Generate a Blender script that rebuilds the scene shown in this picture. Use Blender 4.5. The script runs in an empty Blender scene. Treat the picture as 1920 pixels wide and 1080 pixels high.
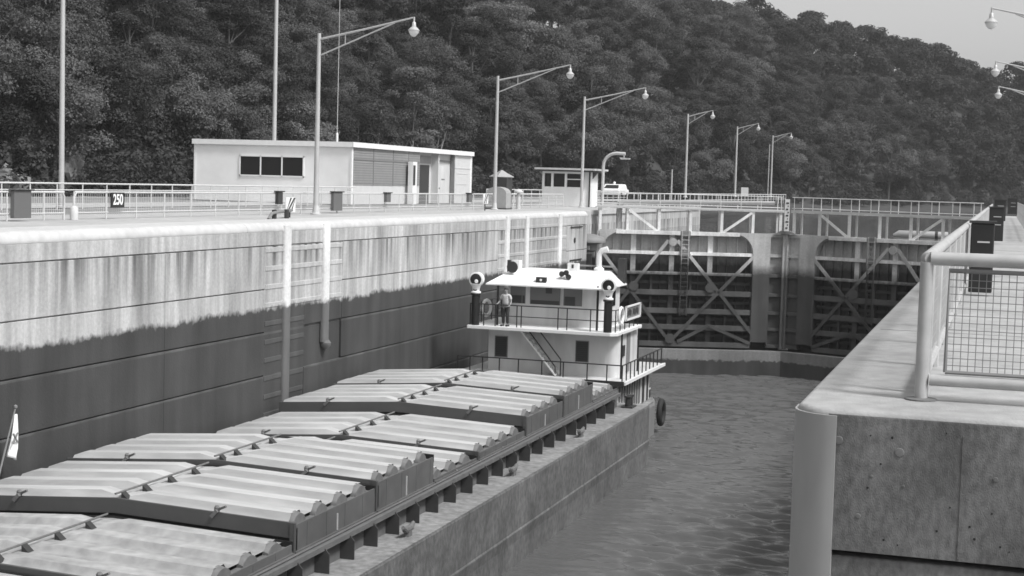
import bpy, bmesh, math, random
import numpy as np
from mathutils import Vector, Matrix
random.seed(7)
R = math.radians
S = bpy.context.scene
COL = S.collection

# ------------------------------------------------------------------ camera, world, sun
cam = bpy.data.cameras.new('camera'); camo = bpy.data.objects.new('camera', cam); COL.objects.link(camo)
psi, pit, rol = R(17.469), R(3.905), R(1.62)
r_ = Vector((math.cos(psi), math.sin(psi), 0))
f_ = Vector((-math.sin(psi) * math.cos(pit), math.cos(psi) * math.cos(pit), -math.sin(pit)))
u_ = r_.cross(f_)
right = r_ * math.cos(rol) + u_ * math.sin(rol); up = -r_ * math.sin(rol) + u_ * math.cos(rol)
M = Matrix((right, up, -f_)).transposed().to_4x4(); M.translation = Vector((0, 0, 1.68))
camo.matrix_world = M
cam.sensor_width = 36; cam.lens = 54.375; cam.clip_end = 6000; cam.clip_start = .2
S.camera = camo
S.render.resolution_x, S.render.resolution_y = 1024, 576

SUN_EL, SUN_AZ = R(54), R(108)          # azimuth measured from +Y towards +X
W = bpy.data.worlds.new('World'); S.world = W; W.use_nodes = True
wn = W.node_tree.nodes; wl = W.node_tree.links
sky = wn.new('ShaderNodeTexSky'); sky.sky_type = 'NISHITA'; sky.sun_disc = False
sky.sun_elevation = SUN_EL; sky.sun_rotation = SUN_AZ; sky.air_density = 1.6; sky.dust_density = 3.0
bw = wn.new('ShaderNodeRGBToBW'); wl.new(sky.outputs[0], bw.inputs[0])
wl.new(bw.outputs[0], wn['Background'].inputs[0]); wn['Background'].inputs[1].default_value = 0.125
sl = bpy.data.lights.new('sun', 'SUN'); so = bpy.data.objects.new('sun', sl); COL.objects.link(so)
sl.energy = 2.45; sl.angle = R(11); sl.color = (1, 1, 1)
sd = Vector((math.sin(SUN_AZ) * math.cos(SUN_EL), math.cos(SUN_AZ) * math.cos(SUN_EL), math.sin(SUN_EL)))
so.rotation_euler = sd.to_track_quat('Z', 'Y').to_euler(); so.location = sd * 200
S.view_settings.view_transform = 'Standard'; S.view_settings.look = 'None'
S.view_settings.exposure = 0.45; S.cycles.filter_width = 1.6; S.view_settings.gamma = 1

# ------------------------------------------------------------------ materials (black and white photograph: all greys)
def mat(name, v, rough=.75, metal=0, var=.0, scale=3., var2=0, scale2=.4, stretch=(1, 1, 1), bump=0, bscale=20, rnd=0, world=True):
    m = bpy.data.materials.new(name); m.use_nodes = True
    nt = m.node_tree; N = nt.nodes; L = nt.links
    p = N['Principled BSDF']; p.inputs['Roughness'].default_value = rough; p.inputs['Metallic'].default_value = metal
    p.inputs['Base Color'].default_value = (v, v, v, 1)
    m['v'] = v
    if world:
        g = N.new('ShaderNodeNewGeometry'); co = g.outputs['Position']
    else:
        g = N.new('ShaderNodeTexCoord'); co = g.outputs['Object']
    mp = N.new('ShaderNodeMapping'); mp.inputs['Scale'].default_value = stretch; L.new(co, mp.inputs[0])
    val = None
    def noise(sc, det, amt, src):
        n = N.new('ShaderNodeTexNoise'); n.inputs['Scale'].default_value = sc; n.inputs['Detail'].default_value = det
        L.new(mp.outputs[0], n.inputs['Vector'])
        mr = N.new('ShaderNodeMapRange'); L.new(n.outputs[0], mr.inputs[0])
        mr.inputs[1].default_value = .28; mr.inputs[2].default_value = .72
        mr.inputs[3].default_value = 1 - amt; mr.inputs[4].default_value = 1 + amt
        if src is None: return mr.outputs[0]
        k = N.new('ShaderNodeMath'); k.operation = 'MULTIPLY'; L.new(src, k.inputs[0]); L.new(mr.outputs[0], k.inputs[1]); return k.outputs[0]
    if var: val = noise(scale, 6, var, val)
    if var2: val = noise(scale2, 3, var2, val)
    if rnd:
        oi = N.new('ShaderNodeObjectInfo'); mr = N.new('ShaderNodeMapRange'); L.new(oi.outputs['Random'], mr.inputs[0])
        mr.inputs[3].default_value = 1 - rnd; mr.inputs[4].default_value = 1 + rnd
        if val is None: val = mr.outputs[0]
        else:
            k = N.new('ShaderNodeMath'); k.operation = 'MULTIPLY'; L.new(val, k.inputs[0]); L.new(mr.outputs[0], k.inputs[1]); val = k.outputs[0]
    if val is not None:
        k = N.new('ShaderNodeMath'); k.operation = 'MULTIPLY'; k.inputs[1].default_value = v; L.new(val, k.inputs[0])
        L.new(k.outputs[0], p.inputs['Base Color'])
    if bump:
        n = N.new('ShaderNodeTexNoise'); n.inputs['Scale'].default_value = bscale; n.inputs['Detail'].default_value = 5
        L.new(mp.outputs[0], n.inputs['Vector'])
        b = N.new('ShaderNodeBump'); b.inputs['Strength'].default_value = bump; b.inputs['Distance'].default_value = .02
        L.new(n.outputs[0], b.inputs['Height']); L.new(b.outputs[0], p.inputs['Normal'])
    return m

def wall_mat(name, dry, wet, line=-3.08, streak=.42, soft=.085, top=None, stain=True):
    """lock concrete: streaked and light above the high-water stain, dark and slimy below it"""
    m = bpy.data.materials.new(name); m.use_nodes = True
    nt = m.node_tree; N = nt.nodes; L = nt.links; p = N['Principled BSDF']; p.inputs['Roughness'].default_value = .85
    g = N.new('ShaderNodeNewGeometry'); sp = N.new('ShaderNodeSeparateXYZ'); L.new(g.outputs['Position'], sp.inputs[0])
    def math_(op, a, b=None):
        k = N.new('ShaderNodeMath'); k.operation = op
        for i, q in enumerate((a, b)):
            if q is None: continue
            if isinstance(q, (int, float)): k.inputs[i].default_value = q
            else: L.new(q, k.inputs[i])
        return k.outputs[0]
    def noise(scale, det, st, lo, hi, a=.3, b=.7):
        mp = N.new('ShaderNodeMapping'); mp.inputs['Scale'].default_value = st; L.new(g.outputs['Position'], mp.inputs[0])
        n = N.new('ShaderNodeTexNoise'); n.inputs['Scale'].default_value = scale; n.inputs['Detail'].default_value = det
        L.new(mp.outputs[0], n.inputs['Vector'])
        r = N.new('ShaderNodeMapRange'); L.new(n.outputs[0], r.inputs[0])
        for i, q in enumerate((a, b, lo, hi)): r.inputs[1 + i].default_value = q
        return r.outputs[0]
    fine = noise(3.2, 9, (1, 1, .07), 1 - streak * .75, 1 + streak * .35, .3, .68)
    mid = noise(.55, 4, (1, 1, .10), 1 - streak * .5, 1 + streak * .3)
    patch = noise(.5, 7, (1, 1, .8), .78, 1.16)
    grain = noise(9, 5, (1, 1, 1), .9, 1.1)
    dryv = math_('MULTIPLY', math_('MULTIPLY', fine, mid), math_('MULTIPLY', patch, math_('MULTIPLY', grain, dry)))
    if stain:
        # run-down stains that start under the lift joint at -0.83 and fade away lower down
        drip = noise(2.6, 8, (1, 1, .02), 0, 1, .44, .62)
        big = noise(.16, 3, (1, 1, 0), .35, 1, .38, .54)
        zr = N.new('ShaderNodeMapRange'); L.new(sp.outputs[2], zr.inputs[0])
        for i, q in enumerate((-2.5, -.86, 0, 1)): zr.inputs[1 + i].default_value = q
        gate = math_('LESS_THAN', sp.outputs[2], -.85)
        amt = math_('MULTIPLY', math_('MULTIPLY', drip, zr.outputs[0]), math_('MULTIPLY', gate, big))
        dryv = math_('MULTIPLY', dryv, math_('SUBTRACT', 1, math_('MULTIPLY', amt, .85)))
    wetv = math_('MULTIPLY', math_('MULTIPLY', noise(1.2, 5, (1, 1, .12), .72, 1.25), patch), wet)
    wob = noise(4.0, 9, (1, 1, .9), -.09, .09)
    wob2 = noise(.25, 2, (1, 1, 0), -.06, .06)
    zz = math_('ADD', math_('ADD', sp.outputs[2], wob), wob2)
    k = N.new('ShaderNodeMapRange'); L.new(zz, k.inputs[0])
    for i, q in enumerate((line - soft, line + soft, 0, 1)): k.inputs[1 + i].default_value = q
    if stain:                          # pale leached lime under every lift joint, patchy fringe above the slime
        fr = math_('FRACT', math_('DIVIDE', math_('ADD', sp.outputs[2], .83 + 15.5), 1.55))
        lime = math_('MULTIPLY', math_('GREATER_THAN', fr, .945), noise(.9, 4, (1, 1, .2), .1, 1.1))
        wetv = math_('MULTIPLY', wetv, math_('ADD', 1, lime))
    mx = N.new('ShaderNodeMix'); mx.data_type = 'FLOAT'
    L.new(k.outputs[0], mx.inputs[0]); L.new(wetv, mx.inputs[2]); L.new(dryv, mx.inputs[3])
    out = mx.outputs[0]
    # slightly paler band of dried algae just under the stain line
    L.new(out, p.inputs['Base Color'])
    n = N.new('ShaderNodeTexNoise'); n.inputs['Scale'].default_value = 12; n.inputs['Detail'].default_value = 6; L.new(g.outputs['Position'], n.inputs['Vector'])
    b = N.new('ShaderNodeBump'); b.inputs['Strength'].default_value = .35; b.inputs['Distance'].default_value = .02
    L.new(n.outputs[0], b.inputs['Height']); L.new(b.outputs[0], p.inputs['Normal'])
    return m

m_wall = wall_mat('lock_wall_concrete', .47, .05)
m_armour = wall_mat('wall_armour', .74, .13, streak=.12, stain=False)
m_rib = wall_mat('wall_rib', .47, .07, streak=.25, stain=False)
m_coping = mat('coping_white', .52, .6, var=.1, scale=3, var2=.06, scale2=.5)
m_deck = mat('deck_concrete', .40, .85, var=.12, scale=2.5, var2=.12, scale2=.25, bump=.2, bscale=30)
m_tie = mat('patched_tie_hole', .17, .9)
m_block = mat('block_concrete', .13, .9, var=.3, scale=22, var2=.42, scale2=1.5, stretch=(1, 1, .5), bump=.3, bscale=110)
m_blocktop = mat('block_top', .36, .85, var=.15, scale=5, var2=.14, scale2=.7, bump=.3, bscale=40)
m_corner = mat('corner_armour', .36, .5, var=.12, scale=3, stretch=(1, 1, .3))
m_black = mat('joint_black', .02, .9)
m_lawn = mat('lawn', .22, .95, var=.2, scale=1.2, var2=.2, scale2=.1)
m_rail = mat('rail_paint', .55, .45, var=.06, scale=6)
m_railfar = mat('rail_paint_pale', .60, .5)
m_wire = mat('wire', .30, .5)
m_white = mat('white_paint', .80, .45, var=.04, scale=2)
m_white2 = mat('house_white', .60, .5, var=.12, scale=2.2, var2=.08, scale2=.8, stretch=(1, 1, .25))
m_blockwall = mat('building_wall', .84, .8, var=.05, scale=1.2)
m_siding = mat('siding', .28, .6, var=.06, scale=2)
m_dado = mat('dado', .58, .7, var=.04, scale=2)
m_glass = mat('dark_glass', .02, .12)
m_glass2 = mat('pale_glass', .17, .08)
m_dark = mat('dark_paint', .035, .5)
m_blackp = mat('black_paint', .018, .4)
m_grey = mat('mid_grey', .2, .6, var=.06, scale=3)
m_box = mat('box_grey', .12, .6)
m_grey2 = mat('pale_grey', .34, .6, var=.06, scale=3)
m_pole = mat('pole_aluminium', .50, .4, metal=.2, var=.05, scale=2)
m_barge = mat('barge_side', .12, .85, var=.34, scale=7, var2=.3, scale2=1.1, stretch=(1, 1, .7), bump=.4, bscale=18)
m_bdeck = mat('barge_deck', .22, .85, var=.35, scale=5, var2=.25, scale2=.5, bump=.3, bscale=25)
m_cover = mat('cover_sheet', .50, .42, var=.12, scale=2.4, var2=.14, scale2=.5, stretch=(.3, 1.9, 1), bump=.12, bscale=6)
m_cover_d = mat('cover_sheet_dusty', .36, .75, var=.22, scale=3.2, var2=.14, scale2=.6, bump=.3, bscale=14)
m_valley = mat('cover_valley_shade', .36, .7, var=.2, scale=2.4, var2=.14, scale2=.5, stretch=(.3, 1.9, 1))  # shade between the ribs, painted as a darker sheet tone
m_valley_d = mat('cover_valley_dusty_shade', .30, .8, var=.22, scale=3.2, var2=.14, scale2=.6)  # dusty sheet, with the shade between its ribs painted in
m_skirt = mat('cover_skirt', .105, .65, var=.12, scale=2, var2=.12, scale2=.5)
m_ribcap = mat('rib_cap', .15, .7, var=.15, scale=5)
m_header = mat('cover_header', .075, .6, var=.08, scale=2)
m_bracket = mat('coaming_bracket', .045, .7, var=.15, scale=4)
m_coam = mat('coaming', .12, .75, var=.2, scale=3, var2=.15, scale2=.7)
m_coam2 = mat('track', .13, .7, var=.15, scale=3)
m_fit = mat('fitting', .14, .6, var=.2, scale=8)
m_shirt = mat('shirt', .5, .9, var=.06, scale=20)
m_trouser = mat('trousers', .045, .9)
m_skin = mat('skin', .26, .6)
m_hair = mat('hair', .05, .8)
m_rubber = mat('rubber', .02, .8)
m_bark = mat('bark', .13, .9, var=.25, scale=4)
m_palebark = mat('pale_bark', .42, .9, var=.2, scale=4)
m_rock = mat('rock', .17, .95, var=.35, scale=1.1, var2=.2, scale2=.3, bump=.6, bscale=4)
m_hill = mat('hill_floor', .045, .95, var=.3, scale=.3)

def gate_mat(name, dry, wet, line=-3.45):
    return wall_mat(name, dry, wet, line, streak=.22, soft=.35, stain=False)
m_gskin = gate_mat('gate_skin', .46, .055, -3.0)
m_gbeam = gate_mat('gate_beam', .80, .085, -3.6)
m_gmit = gate_mat('gate_miter', .50, .07, -3.5)
m_gdiag = gate_mat('gate_diagonal', .46, .068, -3.7)
m_sill = wall_mat('sill_concrete', .24, .06, -9.40, streak=.2, soft=.05, stain=False)

def leaf_mat(name, v, rnd):
    m = mat(name, v, .85, rnd=rnd, var=.25, scale=.35)
    p = m.node_tree.nodes['Principled BSDF']; p.inputs['Specular IOR Level'].default_value = .1
    nt = m.node_tree; tr = nt.nodes.new('ShaderNodeBsdfTranslucent'); mx = nt.nodes.new('ShaderNodeMixShader'); mx.inputs[0].default_value = .3
    src = p.inputs['Base Color'].links[0].from_socket; nt.links.new(src, tr.inputs[0])
    nt.links.new(p.outputs[0], mx.inputs[1]); nt.links.new(tr.outputs[0], mx.inputs[2]); nt.links.new(mx.outputs[0], nt.nodes['Material Output'].inputs[0])
    return m
m_leaf = leaf_mat('leaf', .105, .45)
m_leaf_l = leaf_mat('leaf_light', .15, .25)
m_leaf_d = leaf_mat('leaf_dark', .07, .25)

def water_mat(name, v, sx, sy, strength, scale):
    m = bpy.data.materials.new(name); m.use_nodes = True
    nt = m.node_tree; N = nt.nodes; L = nt.links; p = N['Principled BSDF']
    p.inputs['Base Color'].default_value = (v, v, v, 1); p.inputs['Roughness'].default_value = .04; p.inputs['IOR'].default_value = 1.33
    g = N.new('ShaderNodeNewGeometry'); mp = N.new('ShaderNodeMapping'); mp.inputs['Scale'].default_value = (sx, sy, 1)
    mp.inputs['Rotation'].default_value = (0, 0, R(12))
    L.new(g.outputs['Position'], mp.inputs[0])
    n1 = N.new('ShaderNodeTexNoise'); n1.inputs['Scale'].default_value = scale; n1.inputs['Detail'].default_value = 4; n1.inputs['Distortion'].default_value = .6
    n2 = N.new('ShaderNodeTexNoise'); n2.inputs['Scale'].default_value = scale * .3; n2.inputs['Detail'].default_value = 2
    for n in (n1, n2): L.new(mp.outputs[0], n.inputs['Vector'])
    a = N.new('ShaderNodeMath'); a.operation = 'MULTIPLY_ADD'; L.new(n2.outputs[0], a.inputs[0]); a.inputs[1].default_value = 1.6; L.new(n1.outputs[0], a.inputs[2])
    b = N.new('ShaderNodeBump'); b.inputs['Strength'].default_value = strength; b.inputs['Distance'].default_value = .22
    L.new(a.outputs[0], b.inputs['Height']); L.new(b.outputs[0], p.inputs['Normal'])
    return m
m_water = water_mat('chamber_water', .105, .6, 1.5, .2, 2.2)
m_pool = water_mat('pool_water', .10, .6, 1, .6, .6)

# ------------------------------------------------------------------ mesh helpers
ORG = {}
class MB:
    def __init__(s): s.v = []; s.f = []; s.mi = []; s.k = 0
    def add(s, vs, fs):
        o = len(s.v); s.v += [tuple(q) for q in vs]
        for f in fs: s.f.append([i + o for i in f]); s.mi.append(s.k)
        return s
    def box(s, x0, x1, y0, y1, z0, z1):
        vs = [(x, y, z) for z in (z0, z1) for y in (y0, y1) for x in (x0, x1)]
        return s.add(vs, [(0, 2, 3, 1), (4, 5, 7, 6), (0, 1, 5, 4), (2, 6, 7, 3), (0, 4, 6, 2), (1, 3, 7, 5)])
    def bar(s, p, q, w, h=None, ref=(0, 0, 1)):
        p = Vector(p); q = Vector(q); d = (q - p).normalized(); h = h or w
        a = d.cross(Vector(ref))
        if a.length < 1e-4: a = d.cross(Vector((1, 0, 0)))
        a.normalize(); b = a.cross(d)
        vs = [e + a * i * w / 2 + b * j * h / 2 for e in (p, q) for (i, j) in ((-1, -1), (1, -1), (1, 1), (-1, 1))]
        return s.add(vs, [(3, 2, 1, 0), (4, 5, 6, 7), (0, 1, 5, 4), (1, 2, 6, 5), (2, 3, 7, 6), (3, 0, 4, 7)])
    def tube(s, pts, rad, n=8, cap=True):
        pts = [Vector(p) for p in pts]; rads = rad if isinstance(rad, (list, tuple)) else [rad] * len(pts)
        o = len(s.v); prev = None
        for i, p in enumerate(pts):
            d = (pts[min(i + 1, len(pts) - 1)] - pts[max(i - 1, 0)]).normalized()
            if prev is None:
                a = d.cross(Vector((0, 0, 1)));
                if a.length < 1e-3: a = d.cross(Vector((0, 1, 0)))
            else:
                a = prev - d * prev.dot(d)
            a.normalize(); prev = a; b = d.cross(a)
            for j in range(n):
                t = 2 * math.pi * j / n; s.v.append(tuple(p + (a * math.cos(t) + b * math.sin(t)) * rads[i]))
        for i in range(len(pts) - 1):
            for j in range(n):
                a0 = o + i * n + j; b0 = o + i * n + (j + 1) % n
                s.f.append([a0, b0, b0 + n, a0 + n]); s.mi.append(s.k)
        if cap:
            s.f.append([o + j for j in range(n)][::-1]); s.mi.append(s.k)
            s.f.append([o + (len(pts) - 1) * n + j for j in range(n)]); s.mi.append(s.k)
        return s
    def lathe(s, c, prof, n=12, axis='z'):
        """prof: list of (radius, height) along the axis from c"""
        c = Vector(c); o = len(s.v)
        for (r, h) in prof:
            for j in range(n):
                t = 2 * math.pi * j / n; a, b = r * math.cos(t), r * math.sin(t)
                q = {'z': (a, b, h), 'y': (a, h, b), 'x': (h, a, b)}[axis]
                s.v.append(tuple(c + Vector(q)))
        for i in range(len(prof) - 1):
            for j in range(n):
                a0 = o + i * n + j; b0 = o + i * n + (j + 1) % n
                s.f.append([a0, b0, b0 + n, a0 + n]); s.mi.append(s.k)
        s.f.append([o + j for j in range(n)][::-1]); s.mi.append(s.k)
        s.f.append([o + (len(prof) - 1) * n + j for j in range(n)]); s.mi.append(s.k)
        return s
    def prism(s, poly, axis, a, b):
        """extrude a 2-D polygon along an axis: poly gives the two other coordinates in xyz order"""
        def P(q, t):
            return {'x': (t, q[0], q[1]), 'y': (q[0], t, q[1]), 'z': (q[0], q[1], t)}[axis]
        n = len(poly); vs = [P(q, a) for q in poly] + [P(q, b) for q in poly]
        return s.add(vs, [list(range(n))[::-1], [n + i for i in range(n)]] + [[i, (i + 1) % n, n + (i + 1) % n, n + i] for i in range(n)])
    def each(s, name, m, parent, **kw):
        par = list(range(len(s.v)))
        def find(i):
            while par[i] != i: par[i] = par[par[i]]; i = par[i]
            return i
        for f in s.f:
            for i in f[1:]: par[find(i)] = find(f[0])
        out = {}
        for f in s.f: out.setdefault(find(f[0]), []).append(f)
        obs = []
        for fs in out.values():
            b = MB(); ix = {}
            for f in fs:
                for i in f:
                    if i not in ix: ix[i] = len(b.v); b.v.append(s.v[i])
                b.f.append([ix[i] for i in f]); b.mi.append(0)
            obs.append(b.build(name, m, parent, **kw))
        return obs[0]
    def build(s, name, mats, parent=None, smooth=False, bevel=0, origin=None, label=None):
        me = bpy.data.meshes.new(name)
        og = Vector(ORG[parent.name]) if parent else Vector(origin or (0, 0, 0))
        me.from_pydata([tuple(Vector(q) - og) for q in s.v], [], s.f)
        for m in (mats if isinstance(mats, (list, tuple)) else [mats]): me.materials.append(m)
        me.polygons.foreach_set('material_index', s.mi)
        bm = bmesh.new(); bm.from_mesh(me); bmesh.ops.recalc_face_normals(bm, faces=bm.faces); bm.to_mesh(me); bm.free()
        if smooth:
            me.polygons.foreach_set('use_smooth', [True] * len(me.polygons))
            me.set_sharp_from_angle(angle=R(40))
        o = bpy.data.objects.new(name, me); COL.objects.link(o)
        if parent: o.parent = parent
        else: o.location = og
        ORG[o.name] = tuple(og)
        if bevel:
            b = o.modifiers.new('bevel', 'BEVEL'); b.width = bevel; b.segments = 2; b.limit_method = 'ANGLE'
        if label: o['label'] = label
        return o

def tag(o, label, cat, group=None, kind=None):
    if label: o['label'] = label
    if cat: o['category'] = cat
    if group: o['group'] = group
    if kind: o['kind'] = kind
    return o
def thing(name, loc, label, cat, group=None):
    o = bpy.data.objects.new(name, None); COL.objects.link(o); o.location = loc; o.empty_display_size = .3
    ORG[o.name] = tuple(loc); return tag(o, label, cat, group)
def copy_tree(o, loc=None, label=None, parent=None):
    c = o.copy(); COL.objects.link(c)
    if parent: c.parent = parent
    if loc is not None: c.location = loc
    if label: c['label'] = label
    for ch in list(o.children): copy_tree(ch, parent=c)
    return c
def text_mesh(name, body, size, m, parent, loc, rot, squeeze=1.):
    cu = bpy.data.curves.new(name, 'FONT'); cu.body = body; cu.size = size; cu.extrude = .006; cu.align_x = 'CENTER'; cu.align_y = 'CENTER'; cu.offset = .012
    t = bpy.data.objects.new(name + '_curve', cu); COL.objects.link(t)
    bpy.context.view_layer.update()
    me = bpy.data.meshes.new_from_object(t.evaluated_get(bpy.context.evaluated_depsgraph_get()))
    bpy.data.objects.remove(t); me.materials.clear(); me.materials.append(m)
    o = bpy.data.objects.new(name, me); COL.objects.link(o); o.parent = parent
    o.location = Vector(loc) - Vector(ORG[parent.name]); o.rotation_euler = rot; o.scale = (squeeze, 1, 1)
    return o

WX, EX = -24.9, -1.48        # chamber faces
ZW = -10.35                  # chamber water level
POOL = -1.55

# ------------------------------------------------------------------ ground, water
g = MB(); g.box(-1500, 1500, -300, 1600, -17, -16)
tag(g.build('ground', m_lawn), None, None, kind='structure')
def wave_sheet(name, x0, x1, y0, y1, z, dx, dy, m, amp):
    nx = int((x1 - x0) / dx) + 1; ny = int((y1 - y0) / dy) + 1
    rs = np.random.RandomState(3)
    X, Y = np.meshgrid(np.linspace(x0, x1, nx), np.linspace(y0, y1, ny)); Z = np.zeros_like(X)
    g = np.zeros_like(X)
    for k in range(6): g += np.sin(X * rs.uniform(.1, .5) + Y * rs.uniform(.1, .35) * rs.choice([-1, 1]) + rs.uniform(0, 6.28))
    for k in range(44):
        lam = rs.uniform(.4, .95) if k < 36 else rs.uniform(.95, 2.2); th = rs.normal(R(90), R(21)); ph = rs.uniform(0, 6.28)
        w_ = np.sin((X * math.cos(th) + Y * math.sin(th)) * 2 * math.pi / lam + ph + .2 * g)
        Z += amp * lam ** .8 * rs.uniform(.4, 1) * w_
    calm = np.clip((X - (-13.2)) / 2.2, .12, 1); calm = np.where(Y > 56, np.maximum(calm, np.clip((Y - 56) / 6, .12, 1)), calm)
    Z = z + Z * calm * (1 + .16 * g)
    b = MB(); b.v = list(map(tuple, np.stack([X, Y, Z], -1).reshape(-1, 3)))
    b.f = [[j * nx + i, j * nx + i + 1, (j + 1) * nx + i + 1, (j + 1) * nx + i] for j in range(ny - 1) for i in range(nx - 1)]; b.mi = [0] * len(b.f)
    return tag(b.build(name, m, smooth=True), None, None, kind='structure')
wave_sheet('chamber_water', WX - .3, EX + .3, 30, 103, ZW, .13, .08, m_water, .0125)
w = MB(); w.box(WX - .3, EX + .3, -40, 30, ZW - .5, ZW - .05); tag(w.build('lower_water', m_water), None, None, kind='structure')
w = MB(); w.add([(-60, 101.6, POOL), (900, 101.6, POOL), (900, 1200, POOL), (-60, 1200, POOL)], [(0, 1, 2, 3)])
tag(w.build('upper_pool', m_pool), None, None, kind='structure')
# the land beside the left wall
BASE = [(-66, -40), (-63, 40), (-61, 120), (-55, 175), (-40, 245), (-14, 320), (30, 400), (110, 470), (260, 530), (520, 570)]
def spline(P, n):
    out = []; P = [Vector(p) for p in P]
    for i in range(len(P) - 1):
        a = P[max(i - 1, 0)]; b = P[i]; c = P[i + 1]; d = P[min(i + 2, len(P) - 1)]
        for k in range(n):
            t = k / n
            out.append(.5 * ((2 * b) + (c - a) * t + (2 * a - 5 * b + 4 * c - d) * t * t + (3 * b - a - 3 * c + d) * t ** 3))
    out.append(P[-1]); return out
BL = spline(BASE, 12)
def bl_at(s):                       # s in metres along the foot of the hill -> point, inward normal
    acc = 0
    for i in range(len(BL) - 1):
        l = (BL[i + 1] - BL[i]).length
        if acc + l >= s or i == len(BL) - 2:
            p = BL[i].lerp(BL[i + 1], min(1, (s - acc) / l)); d = (BL[i + 1] - BL[i]).normalized()
            return p, Vector((-d.y, d.x))
        acc += l
BLEN = sum((BL[i + 1] - BL[i]).length for i in range(len(BL) - 1))
def hump(s, t):
    return 1.6 * math.sin(s * .045 + 1) * math.sin(t * .06) + 1.2 * math.sin(s * .11 + t * .05)
def ridge(s): return float(np.interp(s, [0, 300, 370, 418, 440, 465, 500, 560], [33, 33, 35.3, 36, 29.5, 21, 16, 13]))
def hz(s, t):
    if t < 0: return t * .16
    RG = ridge(s); z = RG * math.tanh(t / RG)
    return z + hump(s, t) * min(1, t / 15.)
b = MB(); ns, ts = 140, [-26, -14, -6, 0, 4, 10, 18, 28, 40, 55, 75, 100, 140]
for i in range(ns + 1):
    s = BLEN * i / ns; p, n = bl_at(s)
    for t in ts: b.v.append((p.x + n.x * t, p.y + n.y * t, hz(s, t) - .12))
for i in range(ns):
    for j in range(len(ts) - 1):
        a0 = i * len(ts) + j; b.f.append([a0, a0 + 1, a0 + len(ts) + 1, a0 + len(ts)]); b.mi.append(0)
tag(b.build('hillside', m_hill, smooth=True), None, None, kind='structure')
b = MB(); b.add([(-33.5, -40, -.06), (-33.5, 190, -.06), (-70, 190, -.06), (-70, -40, -.06)], [(0, 1, 2, 3)])
b.add([(-33.5, 135, -.06), (-29, 150, -.06), (-29, 190, -.06), (-33.5, 190, -.06)], [(0, 1, 2, 3)])
tag(b.build('lawn', m_lawn), None, None, kind='structure')
b = MB(); b.add([(-46, -40, -.03), (-46, 190, -.03), (-40.2, 190, -.03), (-40.2, -40, -.03)], [(3, 2, 1, 0)])
tag(b.build('service_road', m_deck), None, None, kind='structure')

# ------------------------------------------------------------------ left lock wall
lw = thing('lock_wall', (WX, 50, 0), 'long streaked concrete lock wall with dark wet lower half, left of the barge', 'lock wall')
Y0, Y1 = -25, 94.6
JO = [-.36, -.83, -2.38, -3.92, -5.48, -7.03, -8.58, -12.0]
b = MB(); b.box(WX - 2, WX - .09, Y0, Y1, -14, -.3)
b.build('wall_core', m_wall, lw)
b = MB()
REC = [(49.8, 56.6), (76.5, 89.8)]
def segs(lo, hi):
    out = []; y = lo
    for (a, c) in REC:
        if a > y: out.append((y, a))
        y = c
    out.append((y, hi)); return out
b.box(WX - .088, WX, Y0, Y1, JO[1] + .018, -.33)
for i in range(1, len(JO) - 1):
    zs = (JO[i + 1] + .022, JO[i] - .022)
    for (a, c) in segs(Y0, Y1):
        if zs[1] < -4 and a == 56.6: a = 53.15
        yy = a                                          # vertical construction joints
        for jn in [q for q in (13.4, 28.5, 42.9, 65.2, 91.9) if a < q < c] + [c]:
            b.box(WX - .088, WX, yy, jn - (.012 if jn != c else 0), *zs); yy = jn
for (a, c) in REC: b.box(WX - .088, WX - .014, a + .006, (53.13 if a < 50 else c - .006), -10.6, JO[1] - .02)
b.box(WX - .088, WX - .014, 53.132, 56.594, -3.9, JO[1] - .02)
b.build('wall_face', m_wall, lw, bevel=.012)
b = MB()
z = -.98
while z > -3.6:
    for (a, c) in ((49.84, 51.3), (51.75, 54.68), (55.12, 56.56)): b.box(WX - .08, WX + .008, a, c, z - .09, z + .09)
    z -= .66
while z > -10.2:
    for (a, c) in ((49.84, 51.3), (51.75, 53.1)): b.box(WX - .08, WX + .008, a, c, z - .09, z + .09)
    z -= .66
z = -.75
while z > -8:
    for (a, c) in ((76.55, 77.7), (78.3, 81.2), (81.8, 87.9), (88.5, 89.75)): b.box(WX - .08, WX + .008, a, c, z - .09, z + .09)
    z -= .72
b.build('rubbing_ribs', m_rib, lw, bevel=.02)
def strip(y, w, zb):
    b = MB(); n = 10
    poly = [(WX - .05, y - w / 2)] + [(WX + .03 + .12 * math.sin(math.pi * k / n), y - w / 2 * math.cos(math.pi * k / n)) for k in range(n + 1)] + [(WX - .05, y + w / 2)]
    b.prism(poly, 'z', zb, -.12)
    if zb > -9:
        b.lathe((WX + .06, y, zb - .12), [(.05, -.2), (.2, -.05), (.22, .08), (.15, .18)], 12)
    b.build('armour_strip', m_armour, lw, smooth=True)
strip(51.5, .5, -11.5); strip(54.95, .5, -4.7); strip(78., .5, -11.5); strip(81.5, .45, -6); strip(88.2, .5, -6)
# small ledges on the far end of the wall and a dark inlet
b = MB(); b.box(WX - .02, WX + .05, 90.6, 93.3, -.98, -.9); b.box(WX - .02, WX + .05, 90.6, 93.3, -3.0, -2.92); b.each('ledge', m_dark, lw)
b = MB(); b.lathe((WX - .02, 91.6, -1.75), [(.17, 0), (.17, .06), (.12, .06)], 12, 'x'); b.build('inlet', m_black, lw)
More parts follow.
